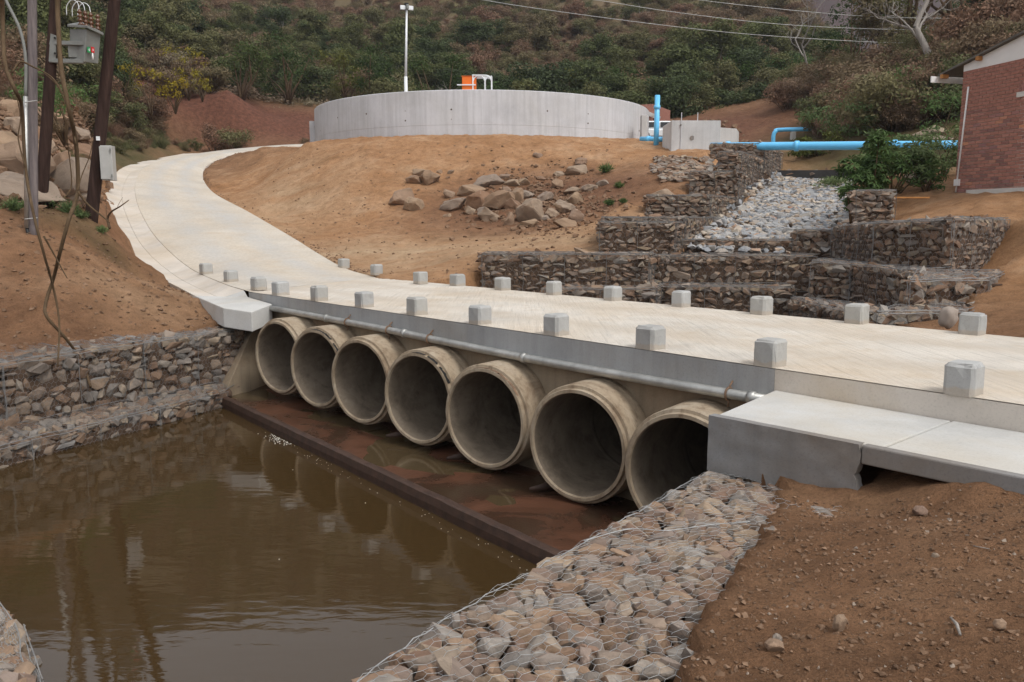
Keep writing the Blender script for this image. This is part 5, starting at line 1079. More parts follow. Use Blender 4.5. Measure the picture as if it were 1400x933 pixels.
# ------------------------------------------------------------------ power poles and lines
def power_pole(u, v0, v1, y, label, arms):
    a = aty(u, v0, y); b = aty(u + 1.5, v1, y); a.z = min(a.z, 99); root = empty('power_pole', tuple(a), label, 'pole')
    child(MB().tube([a - Vector((0, 0, 6)), b], [.17, .11], 10).obj('shaft', M['pole_dark'], None, True), root)
    for v in arms:
        p = aty(u + 1, v, y); child(MB().tube([p - Vector((.45, 0, .05)), p + Vector((.1, 0, .05))], .05, 6).obj('insulator_arm', M['white_metal'], None, True), root)
    return root
power_pole(1326, 140, 20, 58, 'dark power pole with three white insulators above the building roof', (26, 38, 50.5))
power_pole(1204, 150, 96, 72, 'short dark power pole further up the bushy slope', (99, 105))
power_pole(1126, 160, 128, 84, 'thin distant dark pole below the green hillside', ())
for pts, lab in (([(560, -22), (660, 0), (800, 21), (1000, 45), (1198, 58), (1276, 56.6), (1324, 50.6)], 'lowest of three power lines across the hillside'), ([(700, -16), (813, 0), (930, 18), (1074, 34), (1228, 40.7), (1325, 38.4)], 'middle of three power lines across the hillside'), ([(850, -17), (954, 0), (1100, 16), (1207, 23.6), (1323, 25.7)], 'uppermost of three power lines across the hillside')):
    w_ = crom([tuple(aty(u, v, 58 + 0 * u)) for u, v in pts], 6); tag(MB().tube([tuple(x) for x in w_], .021, 4).obj('power_line', M['galv'], None, True), lab, 'power line', 'power lines over the valley')

# ------------------------------------------------------------------ foliage
def leaf_cloud(n, blobs, size, seed, up=.35, aspect=.6, shell=.45, bend=.0):
    r = np.random.default_rng(seed); B_ = np.array(blobs, float); wts = (B_[:, 3] * B_[:, 4] * B_[:, 5]) ** .7; bi = r.choice(len(B_), n, p=wts / wts.sum())
    d_ = r.normal(size=(n, 3)); d_ /= np.linalg.norm(d_, axis=1)[:, None]; rad = r.random(n) ** shell * r.uniform(.85, 1.12, n)
    c_ = B_[bi, :3] + d_ * rad[:, None] * B_[bi, 3:6]
    nn = d_ + r.normal(size=(n, 3)) * .75 + np.array([0, 0, up]); nn /= np.linalg.norm(nn, axis=1)[:, None]
    t = np.cross(nn, r.normal(size=(n, 3))); t /= np.linalg.norm(t, axis=1)[:, None]; b_ = np.cross(nn, t); s_ = size * r.uniform(.6, 1.4, n)[:, None]
    q = np.stack([c_ - t * s_, c_ + b_ * s_ * aspect * .5, c_ + t * s_, c_ - b_ * s_ * aspect * .5], 1)
    return q.reshape(-1, 3), np.arange(4 * n).reshape(n, 4)
def twig_cloud(n, base, spread, height, seed, thick=.012):
    r = np.random.default_rng(seed); out = []; 
    V_ = []; F_ = []
    for i in range(n):
        an = r.uniform(0, 6.28); tl = r.uniform(.15, 1) * spread; tip = np.array([math.cos(an) * tl, math.sin(an) * tl, height * r.uniform(.45, 1) * (1 - .35 * tl / spread)])
        st = np.array(base) + tip * r.uniform(0, .55) + r.normal(size=3) * .03 * spread; mid_ = (st + tip) / 2 + r.normal(size=3) * .06 * height
        w = np.cross(tip - st, r.normal(size=3)); w = w / (np.linalg.norm(w) + 1e-6) * thick
        b = len(V_) ; V_ += [st - w, st + w, mid_ + w * .7, mid_ - w * .7, tip + w * .25, tip - w * .25]; F_ += [(b, b + 1, b + 2, b + 3), (b + 3, b + 2, b + 4, b + 5)]
    return np.array(V_), np.array(F_)
def cloud_mesh(name, chunks, mats):
    vs_ = []; fs_ = []; mi = []; n = 0
    for k, (v, f) in enumerate(chunks): vs_.append(v); fs_.append(f + n); n += len(v); mi += [k] * len(f)
    V = np.concatenate(vs_); Fq = np.concatenate(fs_); me = bpy.data.meshes.new(name)
    me.vertices.add(len(V)); me.vertices.foreach_set('co', V.ravel()); me.loops.add(Fq.size); me.loops.foreach_set('vertex_index', Fq.ravel().astype(np.int32))
    me.polygons.add(len(Fq)); me.polygons.foreach_set('loop_start', np.arange(0, Fq.size, 4, dtype=np.int32))
    for m_ in mats: me.materials.append(M[m_])
    me.polygons.foreach_set('material_index', np.array(mi, np.int32)); me.update(calc_edges=True); return me
def rand_blobs(k, seed, R_=.5, H0=.35, H1=.8, br=(.22, .38)):
    r = random.Random(seed); out = []
    for i in range(k):
        an = r.uniform(0, 6.28); q = R_ * math.sqrt(r.random()) * .8; b = r.uniform(*br); out.append((q * math.cos(an), q * math.sin(an), r.uniform(H0, H1) * (1 - .3 * q), b, b, b * r.uniform(.6, .9)))
    return out
proto = bpy.data.collections.new('scrub_protos')           # not linked to the scene: only a library for the scrub
def add_proto(me): o = bpy.data.objects.new(me.name, me); proto.objects.link(o)
for i in range(4): add_proto(cloud_mesh('scrub_a%d' % i, [leaf_cloud(3200, rand_blobs(8 + i, 40 + i, br=(.13, .33)), .025, 50 + i, aspect=.95, shell=.42), twig_cloud(30, (0, 0, 0), .45, .8, 60 + i, .008)], ['scrub_leaf', 'bark']))
for i in range(2): add_proto(cloud_mesh('scrub_b%d' % i, [leaf_cloud(1700, rand_blobs(13, 70 + i, br=(.09, .22)), .020, 80 + i, shell=.7, aspect=.9), twig_cloud(160, (0, 0, 0), .5, .95, 90 + i, .005)], ['scrub_leaf', 'scrub_leaf']))
add_proto(cloud_mesh('scrub_c0', [twig_cloud(480, (0, 0, 0), .5, .9, 99, .0045), leaf_cloud(1100, rand_blobs(14, 33, br=(.10, .2)), .017, 34, shell=.8)], ['scrub_leaf', 'scrub_leaf']))
for i in range(3): add_proto(cloud_mesh('scrub_d%d' % i, [leaf_cloud(5200, [(.30 * math.cos(a) * q, .30 * math.sin(a) * q, z, r, r, r * .7) for a, q, z, r in [(random.uniform(0, 6.28), random.random(), random.uniform(.38, .92), random.uniform(.10, .21)) for _ in range(13)]], .0185, 150 + i, aspect=1.0, shell=.36, up=.6), twig_cloud(26, (0, 0, 0), .3, .8, 160 + i, .012)], ['tree_leaf', 'bark_pale' if i == 1 else 'bark']))
pts, scl, rot, ids = [], [], [], []
r_ = random.Random(11)
road_c = (RS + OS) / 2
def near_road(x, y, m_): return np.min(np.hypot(np.concatenate([OS[:, 0], LS[:, 0], RS[:, 0]]) - x, np.concatenate([OS[:, 1], LS[:, 1], RS[:, 1]]) - y)) < m_
def scatter(n, fn, hfn, s0, s1, kinds=None, thresh=None):
    k = 0
    while k < n:
        x, y = fn(); k += 1
        if x is None: continue
        if thresh is not None and noise.noise((x * .03, y * .03, 7)) + r_.gauss(0, .15) < thresh: continue
        z = hfn(x, y); b = r_.uniform(s0, s1) * (1.35 if r_.random() < .12 else 1); pts.append((x, y, z - .1 * b)); scl.append((b * r_.uniform(.9, 1.25), b * r_.uniform(.9, 1.25), b * r_.uniform(.7, 1.15))); rot.append((0, 0, r_.uniform(0, 6.28)))
        if (z + b * .95 - CAM_H) / max(y, 1) > np.interp(x / max(y, 1), [.27, .30, .345, .39, .42, .455, .49, .53, .56], [9, .275, .262, .215, .19, .17, .20, .26, 9]) and y > 60: pts.pop(); scl.pop(); rot.pop(); continue
        gsel = noise.noise((x * .04, y * .04, 2)) + r_.gauss(0, .35); ids.append(r_.choice(kinds) if kinds else (r_.randrange(4) if gsel < .12 else (4 + r_.randrange(2) if gsel < .55 else 6)))
def f_hill():
    y = 69 + 115 * r_.random() ** 1.35; k = r_.uniform(-.72, .72); x = k * y
    if y < 74 and -26 < x < -13: return None, None
    if y < 72 and -6 < x < 22: return None, None
    return x, y
def f_top(): y = r_.uniform(180, 300); return r_.uniform(-1.0, .24) * y, y
def f_left():
    x = r_.uniform(-45, -12); y = r_.uniform(29, 70)
    if near_road(x, y, 2.2) or gh(x, y) < 3.5 or (x > -24 and y > 62 and y < 71) or x > -14 - (y < 60) * 6: return None, None
    if (y < 34 and x > -19): return None, None
    return x, y
def f_right():
    y = r_.uniform(38, 76); x = y * r_.uniform(.32, .85)
    if (y < 52 and x < 17.5) or (y < 60 and x < y * .36): return None, None
    return x, y
scatter(4600, f_hill, hh, .9, 2.5); scatter(2000, f_hill, hh, 2.2, 4.0, [0, 1, 2, 3, 4, 5]); scatter(500, f_top, hh, 4, 8)
def f_low():
    y = 71 + 42 * r_.random() ** 2.2; k = r_.uniform(-.7, .7); x = k * y
    return (None, None) if (y < 75 and -28 < x < -11) else (x, y)
scatter(800, f_low, hh, 3.4, 6.2, [7, 8, 9], .06); scatter(320, f_hill, hh, 2.6, 4.6, [7, 8, 9], .22)
scatter(120, lambda: (lambda y: (y * r_.uniform(.36, .8), y))(r_.uniform(56, 110)), lambda x, y: max(gh(x, y) if y < 79 and x < 58 else -9, hh(x, y)), 3.5, 7, [7, 8, 9])
def f_verge():
    x = r_.uniform(-30, -14); y = r_.uniform(26, 60)
    return (None, None) if near_road(x, y, .9) or x > np.interp(y, OS[:, 1], OS[:, 0]) else (x, y)
scatter(900, f_verge, gh, .35, 1.15, [0, 4, 5, 6])
scatter(110, lambda: (lambda y: (y * r_.uniform(-.72, -.46), y))(r_.uniform(50, 95)), lambda x, y: max(gh(x, y) if y < 79 and x > -58 else -9, hh(x, y) if y > 57 else -9), 3.5, 6.5, [7, 8, 9]); scatter(700, f_left, lambda x, y: max(gh(x, y), hh(x, y) if y > 56 else -9), 1.2, 3.2); scatter(900, f_right, lambda x, y: max(gh(x, y), hh(x, y) if y > 58 else -9), 1.3, 3.4)
me = bpy.data.meshes.new('hillside_scrub'); me.from_pydata(pts, [], [])
for nm, tp_, arr in (('scl', 'FLOAT_VECTOR', np.array(scl).ravel()), ('rot', 'FLOAT_VECTOR', np.array(rot).ravel())): a_ = me.attributes.new(nm, tp_, 'POINT'); a_.data.foreach_set('vector', arr)
a_ = me.attributes.new('pick', 'INT', 'POINT'); a_.data.foreach_set('value', np.array(ids, np.int32))
scrub = link('hillside_scrub', me); tag(scrub, 'olive and brown dry bush covering the steep hillsides', kind='stuff')
ng = bpy.data.node_groups.new('scrub', 'GeometryNodeTree'); ng.interface.new_socket('Geometry', in_out='INPUT', socket_type='NodeSocketGeometry'); ng.interface.new_socket('Geometry', in_out='OUTPUT', socket_type='NodeSocketGeometry')
gi, go = ng.nodes.new('NodeGroupInput'), ng.nodes.new('NodeGroupOutput'); iop = ng.nodes.new('GeometryNodeInstanceOnPoints'); ci = ng.nodes.new('GeometryNodeCollectionInfo'); ci.inputs['Collection'].default_value = proto; ci.inputs['Separate Children'].default_value = True; ci.inputs['Reset Children'].default_value = True
iop.inputs['Pick Instance'].default_value = True
for nm, dt, sock in (('scl', 'FLOAT_VECTOR', 'Scale'), ('rot', 'FLOAT_VECTOR', 'Rotation'), ('pick', 'INT', 'Instance Index')):
    na_ = ng.nodes.new('GeometryNodeInputNamedAttribute'); na_.data_type = dt; na_.inputs['Name'].default_value = nm
    if nm == 'rot': e2r = ng.nodes.new('FunctionNodeEulerToRotation'); ng.links.new(na_.outputs['Attribute'], e2r.inputs[0]); ng.links.new(e2r.outputs[0], iop.inputs[sock])
    else: ng.links.new(na_.outputs['Attribute'], iop.inputs[sock])
ng.links.new(gi.outputs[0], iop.inputs['Points']); ng.links.new(ci.outputs[0], iop.inputs['Instance']); ng.links.new(iop.outputs[0], go.inputs[0])
md = scrub.modifiers.new('scrub', 'NODES'); md.node_group = ng

def tree(name, label, p, h, w, mat, n=1500, ls=.10, trunk=.1, bmat='bark', cat='tree', seed=0, group=None, blobs=None, low=.25, shell=.5):
    root = empty(name, tuple(p), label, cat, group); r = random.Random(seed)
    bl = blobs or [(w * .5 * math.sqrt(r.random()) * math.cos(a), w * .5 * math.sqrt(r.random()) * math.sin(a), h * r.uniform(low + .1, .9), w * r.uniform(.16, .28), w * r.uniform(.16, .28), h * r.uniform(.10, .18)) for a in [r.uniform(0, 6.28) for _ in range(11)]]
    mb = MB()
    for b in bl[:9]:
        e = Vector(b[:3]); m1 = e * .45 + Vector((r.gauss(0, .06) * w, r.gauss(0, .06) * w, 0)); mb.tube([(0, 0, -.2), tuple(m1 * .5 + Vector((0, 0, h * .04))), tuple(m1), tuple(e)], [trunk, trunk * .8, trunk * .5, trunk * .15], 6)
    mb.obj('trunk', M[bmat], root, True)
    me = cloud_mesh('crown', [leaf_cloud(n, bl, ls, seed + 5, shell=shell)], [mat]); link('crown', me, root); return root
def on(u, v, y=None):
    if y: 
        p = aty(u, v, y); p.z = max(gh(p.x, p.y) if y < 79 and abs(p.x) < 58 else -99, hh(p.x, p.y) if y > 57 else -99); return p
    return hit(u, v)
# trees told apart along the foot of the hill
spec = [(330, 70, 5.2, 4.5, 'dark_leaf', 'round dark green tree above the red cutting by the road bend'), (395, 74, 6.0, 5.0, 'dark_leaf', 'broad dark tree at the hill foot left of the reservoir'), (475, 76, 5.0, 4.2, 'olive_leaf', 'olive green tree rising over the left rim of the reservoir'),
        (520, 75, 5.6, 4.6, 'dark_leaf', 'dense dark tree just left of the light mast'), (592, 75, 5.8, 5.0, 'dark_leaf', 'dense dark tree just right of the light mast'), (705, 76, 4.6, 4.6, 'green_leaf', 'bright green bushy tree right of the orange roof box'),
        (775, 77, 4.8, 4.2, 'olive_leaf', 'olive tree above the right half of the reservoir rim'), (850, 78, 4.2, 4.0, 'dark_leaf', 'low dark tree above the right end of the reservoir'), (1000, 80, 5.4, 4.6, 'dark_leaf', 'dark tree at the hill foot behind the concrete chamber'),
        (1075, 80, 6.2, 5.4, 'green_leaf', 'broad green tree at the valley bottom behind the bent blue pipe'), (1160, 72, 6.0, 5.0, 'dark_leaf', 'dark leafy tree in the valley left of the short power pole')]
for i, (u, y, h, w, mt, lab) in enumerate(spec): tree('hill_tree', lab, on(u, 150, y), h, w, mt, 1700, .15, .14, seed=200 + i, group='trees along the hill foot')
for i, (u, v, y, h, w) in enumerate(((165, 95, 56, 2.6, 2.6), (205, 110, 57, 3.4, 2.8), (255, 80, 60, 3.8, 3.2), (238, 118, 59, 2.4, 1.8), (275, 105, 61, 2.2, 1.8))):
    p = aty(u, v, y); g0 = on(u, v, y); lab = ['yellow leaved shrub left of the road bend, nearest the leaning pole', 'taller yellow flecked shrub above the road bend', 'largest yellow green shrub on the slope above the road', 'thin yellow shrub low beside the road bend', 'last small yellow shrub before the red cutting'][i]
    tree('yellow_shrub', lab, Vector((g0.x, g0.y, max(g0.z, p.z - h * .7))), h, w, 'yellow_leaf', 420, .10, .05, seed=300 + i, cat='shrub', group='yellow shrubs above the road bend', shell=.9)
tree('green_shrub', 'bright green shrub between the two dark leaning poles', aty(88, 190, 27), 2.6, 2.6, 'green_leaf', 1100, .08, .05, seed=320, cat='shrub')
tree('olive_tree', 'tall olive green thicket tree right of the pale bare tree', on(1375, 120, 50), 9, 7, 'olive_leaf', 4200, .13, .2, seed=330)
tree('olive_tree', 'drooping olive tree left of the pale bare tree', on(1235, 120, 60), 9.5, 7.5, 'olive_leaf', 3600, .14, .2, seed=331, shell=.8)
tree('olive_tree', 'shaded olive tree behind the power pole', on(1320, 110, 64), 11, 9, 'dark_leaf', 3800, .16, .2, seed=332)
# leafless trees
def bare_tree(label, p, h, seed, r0, mat='bark_pale', spread=.75, fork=.42, lv=4):
    root = empty('bare_tree', tuple(p), label, 'tree'); r = random.Random(seed); tr_ = MB(); tw_ = MB()
    def grow(a, d_, L, rad, k):
        n_ = 4; pts = [a]; dd = d_.copy()
        for i in range(n_):
            dd = (dd + Vector((r.gauss(0, .13), r.gauss(0, .13), r.gauss(.02, .08)))).normalized(); pts.append(pts[-1] + dd * (L / n_))
        (tr_ if k > 2 else tw_).tube([tuple(x) for x in pts], [rad * (1 - .45 * i / n_) for i in range(n_ + 1)], 7 if k > 2 else 4, False)
        if k > 0:
            for j in range(r.choice((2, 3)) if k > 2 else 3):
                t = r.uniform(.5, 1.0) if j else 1.0; i = min(int(t * n_), n_ - 1); q = pts[i].lerp(pts[i + 1], t * n_ - i) if i < n_ else pts[-1]
                nd = (dd + Vector((r.gauss(0, spread), r.gauss(0, spread), r.gauss(.1, .35)))).normalized(); grow(q, nd, L * r.uniform(.55, .8), rad * .55, k - 1)
    grow(Vector((0, 0, -.3)), Vector((0, 0, 1)), h * fork, r0, lv)
    tr_.obj('trunk', M[mat], root, True); tw_.obj('crown', M[mat], root); return root
bare_tree('big pale leafless tree beside the power pole', on(1283, 108, 47), 9.5, 12, .27, lv=5)
bare_tree('grey leafless tree at the valley bottom', on(1107, 150, 76), 8.5, 5, .13)
bare_tree('small grey leafless tree behind the reservoir rim near the mast', on(592, 118, 72), 5.0, 9, .08)
# leafless creeper and stems on the left bank
def stem(label, y, pts, r0, r1, forks=()):
    root = empty('bare_creeper', tuple(aty(*pts[-1], y)), label, 'creeper'); w_ = crom([tuple(aty(u, v, y + .25 * math.sin(i * 1.7))) for i, (u, v) in enumerate(pts)], 6); n_ = len(w_)
    child(MB().tube([tuple(x) for x in w_], [r0 + (r1 - r0) * i / n_ for i in range(n_)], 7).obj('stem', M['twig'], None, True), root)
    for fp, ra_ in forks:
        w_ = crom([tuple(aty(u, v, y + .1 * math.sin(i))) for i, (u, v) in enumerate(fp)], 5); n_ = len(w_); child(MB().tube([tuple(x) for x in w_], [ra_ * (1 - .6 * i / n_) for i in range(n_)], 5).obj('twig', M['twig'], None, True), root)
    return root
stem('long bare twisting stem hanging in front of the leaning poles', 12.6, [(76, -40), (78, 0), (83, 88), (94, 148), (104, 198), (106, 262), (94, 300), (82, 345), (73, 381), (63, 412), (64, 433), (90, 463), (111, 493), (124, 529)], .036, .02,
     [([(106, 262), (120, 280), (140, 296), (150, 305)], .02), ([(104, 198), (96, 160), (80, 120), (60, 100)], .014), ([(106, 262), (112, 240), (122, 215), (128, 190)], .01), ([(90, 270), (98, 250), (93, 200), (90, 160)], .012)])
stem('forked bare stem rising at the far left edge', 12.2, [(2, -30), (3.5, 28), (7, 88), (21, 124), (30, 148), (35, 230), (46, 293), (60, 347), (73, 394), (81, 441), (79, 501)], .034, .012,
     [([(16, 100), (28, 85), (46, 92), (71, 106), (88, 131)], .018), ([(60, 323), (75, 350), (92, 381)], .016), ([(35, 230), (25, 190), (28, 160), (20, 120)], .012)])
stem('small broken branch leaning over the drain edge', 17.5, [(150, 312), (147, 300), (152, 290), (165, 282), (176, 274)], .03, .008, [([(147, 300), (145, 288), (146, 278)], .008), ([(160, 285), (163, 278), (168, 270)], .006)])
# castor bushes and weeds by the channel
def star_leaves(n, blobs, size, seed):
    r = np.random.default_rng(seed); B_ = np.array(blobs, float); bi = r.choice(len(B_), n); V_ = []; F_ = []
    for i in range(n):
        b = B_[bi[i]]; d_ = r.normal(size=3); d_ /= np.linalg.norm(d_); c_ = b[:3] + d_ * b[3:6] * r.random() ** .5; s_ = size * r.uniform(.6, 1.3)
        nn = np.array([0, 0, 1.0]) + r.normal(size=3) * .45 + d_ * .5; nn /= np.linalg.norm(nn); t = np.cross(nn, r.normal(size=3)); t /= np.linalg.norm(t); bb = np.cross(nn, t)
        for k in range(6):
            an = k / 6 * 5.2 + .5; e = t * math.cos(an) + bb * math.sin(an); w = np.cross(nn, e); q = len(V_); V_ += [c_, c_ + e * s_ * .55 + w * s_ * .14, c_ + e * s_ - nn * s_ * .25, c_ + e * s_ * .55 - w * s_ * .14]; F_.append((q, q + 1, q + 2, q + 3))
    return np.array(V_), np.array(F_)
def castor(label, p, h, w, seed, n=260, mat='green_leaf'):
    root = empty('castor_bush', tuple(p), label, 'bush', 'castor bushes beside the channel'); r = random.Random(seed); bl = []; mb = MB()
    for i in range(8):
        an = r.uniform(0, 6.28); q = w * .5 * math.sqrt(r.random()); zt_ = h * r.uniform(.4, .95); e = (q * math.cos(an), q * math.sin(an), zt_); bl.append((*e, w * .2, w * .2, h * .16)); mb.tube([(0, 0, -.1), (e[0] * .5, e[1] * .5, zt_ * .5), e], [.03, .022, .01], 6)
    mb.obj('stems', M['twig'], root, True); link('leaves', cloud_mesh('leaves', [star_leaves(n, bl, .19, seed)], [mat]), root)
castor('tallest castor bush overhanging the channel stones', Vector((9.35, 21.8, 1.45)), 2.1, 1.6, 1, 300); castor('castor bush behind the single gabion cage', Vector((10.4, 23.0, 1.95)), 1.7, 1.6, 2, 260, 'weed_leaf')
castor('grey green weedy bush below the blue pipe', Vector((11.4, 25.0, 2.3)), 1.25, 2.0, 3, 260, 'weed_leaf'); castor('low castor clump against the channel edge', Vector((8.75, 21.5, 1.2)), 1.1, 1.0, 4, 110)
tree('dense_shrub', 'dark dense rounded shrub by the brick wall corner', on(1268, 250, 22.6), 1.05, 1.0, 'green_leaf', 900, .055, .03, seed=340, cat='shrub', low=.0)
for i, (u, v, y, h, w, mt, lab) in enumerate(((1150, 190, 40, 1.8, 3.2, 'weed_leaf', 'spreading weeds under the far end of the bent blue pipe'), (1190, 165, 42, 2.2, 3.6, 'weed_leaf', 'grey green thicket behind the blue pipe, left of the pale boulder'), (1235, 150, 44, 2.6, 3.6, 'weed_leaf', 'tall weedy thicket above the pale boulder'), (1275, 140, 40, 3.0, 3.6, 'green_leaf', 'broad leafy green thicket against the building eave'), (1300, 165, 33, 2.4, 2.6, 'green_leaf', 'leafy bush tucked behind the brick building corner'), (1215, 185, 36, 1.2, 2.4, 'weed_leaf', 'low weeds left of the pale boulder'), (1165, 200, 33, 1.1, 2.4, 'weed_leaf', 'grassy weeds on the channel bank under the blue pipe'), (1255, 225, 27, 1.3, 2.4, 'weed_leaf', 'straggling weeds under the blue pipe near the building'), (1120, 205, 39, 1.0, 2.4, 'olive_leaf', 'yellowish grass clump at the channel head'), (1290, 225, 25.5, 1.5, 1.6, 'weed_leaf', 'leafy weeds touching the brick wall'))):
    tree('weed_thicket', lab, on(u, v, y), h, w, mt, 1300, .07 if y < 35 else .10, .025, seed=400 + i, cat='weeds', group='weeds and thickets beside the channel', low=.0, bmat='twig')
# grass and weed tufts
def tuft(label, p, s_, n, mat, seed, cat='tuft', group=None):
    o = link('grass_tuft', cloud_mesh('grass_tuft', [twig_cloud(n, (0, 0, 0), s_ * .8, s_, seed, .012), leaf_cloud(n, [(0, 0, s_ * .3, s_ * .7, s_ * .7, s_ * .35)], s_ * .12, seed)], [mat, mat])); o.location = p; tag(o, label, cat, group)
for i, (u, v, s_, lab) in enumerate(((828, 237, .5, 'largest green tuft on the mound beside the rocks'), (846, 258, .3, 'middle green tuft on the mound slope'), (833, 282, .28, 'lowest green tuft on the mound by the loose rocks'), (852, 280, .2, 'tiny green tuft beside the lowest mound tuft'))): tuft(lab, hit(u, v), s_, 130, 'green_leaf', 500 + i, group='green tufts on the mound')
for i, (u, v, s_, lab) in enumerate(((20, 290, .5, 'grass tuft left of the grey wooden pole'), (70, 285, .55, 'grass tuft between the grey pole and dark pole'), (95, 293, .5, 'grass tuft right of the dark leaning pole'), (112, 300, .35, 'small weed under the meter cabinet pole'), (140, 322, .3, 'green sprig on the eroded bank edge'), (1225, 265, .4, 'dry straw tuft behind the single gabion'), (1150, 285, .25, 'green sprig at the right edge of the channel stones'))): tuft(lab, hit(u, v), s_ * .75, 110, 'dry_straw' if i == 5 else 'weed_leaf', 520 + i)

# ------------------------------------------------------------------ rocks
def rock(label, u, v, w, h, mat='boulder', group=None, name='boulder', sink=.24, deep=None, rot=None, cat='boulder'):
    p = hit(u, v + h * .35); s_ = p.y / FOC; o = link(name, random.choice(RK[mat])); W, Hh = w * s_ * 1.12, h * s_ * 1.32
    o.location = (p.x, p.y + .1, p.z + Hh * (.5 - sink)); o.scale = (W, (deep or .8) * min(W, Hh * 1.8), Hh); o.rotation_euler = (random.gauss(0, .15), rot if rot is not None else random.gauss(0, .2), random.uniform(-.5, .5)); tag(o, label, cat, group); return o
HEAP = []
small = 'small angular rock lying in the rubble heap on the mound'
Z = lambda a, b, c, d: (350 + a / 2.8, b / 2.8, c / 2.8, d / 2.8)
for zc, lab in (((605, 692, 60, 32), 'grey rock at the left of the small rock trio on the mound'), ((640, 667, 70, 30), 'flat tan rock topping the small rock trio on the mound'), ((668, 688, 76, 46), 'grey angular rock of the small rock trio on the mound'), ((555, 760, 95, 46), 'dusty tan boulder half buried at the mound foot'), ((612, 788, 86, 44), 'pale flat boulder at the mound foot, lowest on the left'),
                ((738, 748, 48, 30), 'small blocky tan rock at the left edge of the rubble heap'), ((890, 700, 118, 42), 'long pale boulder topping the rubble heap'), ((985, 705, 60, 24), None), ((1022, 700, 50, 26), None), ((825, 738, 100, 42), 'reddish boulder left of centre in the rubble heap'), ((860, 778, 110, 62), 'big grey slab boulder in the middle of the rubble heap'), ((918, 770, 62, 110), 'tall tan slab standing on end in the rubble heap'),
                ((755, 790, 100, 40), 'low tan boulder at the left foot of the rubble heap'), ((820, 812, 40, 32), None), ((890, 828, 86, 44), 'red brown half buried boulder at the foot of the heap'), ((960, 740, 36, 40), None), ((958, 765, 38, 34), None), ((1000, 755, 56, 56), 'tilted tan boulder above the biggest rock of the heap'), ((1035, 750, 56, 32), None), ((980, 790, 66, 36), None), ((1055, 815, 112, 84), 'biggest brown boulder at the front of the rubble heap'), ((970, 848, 38, 50), 'upright grey rock at the very foot of the heap'),
                ((1105, 760, 66, 34), None), ((1130, 822, 56, 34), None), ((1175, 798, 88, 46), 'pale grey smooth boulder at the right of the rubble heap'), ((1220, 838, 66, 56), 'rounded grey tan boulder at the right foot of the heap'), ((1185, 858, 96, 32), 'flat brown slab at the right foot of the heap'), ((1225, 658, 80, 34), 'dark flat boulder high on the right of the mound'), ((1240, 625, 56, 26), 'uppermost brown slab on the mound'), ((1215, 733, 76, 26), 'tan ledge rock jutting from the mound cut'), ((1220, 770, 60, 50), 'tilted tan rock under the jutting ledge rock'),
                ((1155, 710, 40, 40), None), ((1105, 840, 40, 20), None), ((1040, 862, 86, 24), None), ((1280, 720, 66, 24), None), ((1330, 705, 50, 24), None), ((700, 660, 24, 14), None), ((745, 665, 26, 16), None), ((730, 830, 34, 14), None), ((1080, 600, 40, 18), None), ((1090, 690, 36, 16), None), ((1160, 670, 40, 20), None), ((950, 680, 46, 18), None)):
    u, v, w, h = Z(*zc); HEAP.append((zc, lab, rock(lab or small, u, v, w, h, group='rocks tumbled on the mound', rot=(1.35 if zc == (918, 770, 62, 110) else None))))
seen_l = {}
for zc, lab, o in HEAP:
    if lab: continue
    zn, ln, _ = min([h_ for h_ in HEAP if h_[1]], key=lambda h_: math.hypot(h_[0][0] - zc[0], h_[0][1] - zc[1])); dx, dy = zc[0] - zn[0], zc[1] - zn[1]
    side = ('right of' if dx > 0 else 'left of') if abs(dx) > abs(dy) * 1.2 else ('below' if dy > 0 else 'above'); short = ln.split(' boulder')[0].split(' rock')[0].split(' slab')[0]; what = 'boulder' if ' boulder' in ln else ('slab' if ' slab' in ln and ' rock' not in ln else 'rock')
    t_ = 'small angular rock just %s the %s %s%s' % (side, short, what, ln.split(what, 1)[1][:40].rsplit(' ', 1)[0] if len(ln.split(what, 1)[1]) > 40 else ln.split(what, 1)[1]); n_ = seen_l.get(t_, 0); seen_l[t_] = n_ + 1
    o['label'] = ' '.join((('', 'second ', 'third ', 'fourth ')[n_] + t_).split()[:16])
for u, v, w, h, lab in ((70, 168, 60, 24, 'long pale slab boulder high behind the dark leaning pole'), (22, 178, 36, 28, 'upper grey boulder at the far left of the rock pile'), (48, 190, 30, 20, 'small tan boulder above the big brown block'), (25, 225, 66, 46, 'big squared brown boulder left of the grey pole'), (20, 262, 110, 34, 'long reddish slab boulder lowest on the left pile'), (92, 252, 66, 50, 'broad tan boulder between the two dark poles'),
                        (82, 225, 30, 30, 'upright tan rock between the two dark poles'), (5, 205, 40, 34, 'boulder cut by the left picture edge in the rock pile'), (112, 215, 34, 22, 'small grey rock beside the meter cabinet pole'), (103, 265, 36, 44, 'tall tan rock at the foot of the right leaning pole'), (60, 205, 26, 18, 'little brown rock behind the grey pole'), (12, 150, 28, 18, 'top left grey rock of the bank pile'), (95, 190, 24, 16, 'small pale rock halfway up the left bank'), (105, 185, 30, 14, 'flat grey rock near the right leaning pole'), (40, 160, 22, 14, 'small grey rock near the top of the bank pile')):
    rock(lab, u, v, w, h, group='boulders piled on the left bank', sink=.2)
for u, v, w, h, lab in ((1272, 184, 36, 15, 'large smooth pale boulder above the blue pipe'), (1243, 192, 20, 9, 'small tan boulder left of the smooth pale boulder'), (1285, 192, 34, 8, 'flat grey rock right under the smooth pale boulder'), (1258, 246, 30, 18, 'brown rock half hidden in weeds near the building'), (905, 270, 30, 15, 'brown boulder beside the fourth step gabion')): rock(lab, u, v, w, h, group=None)
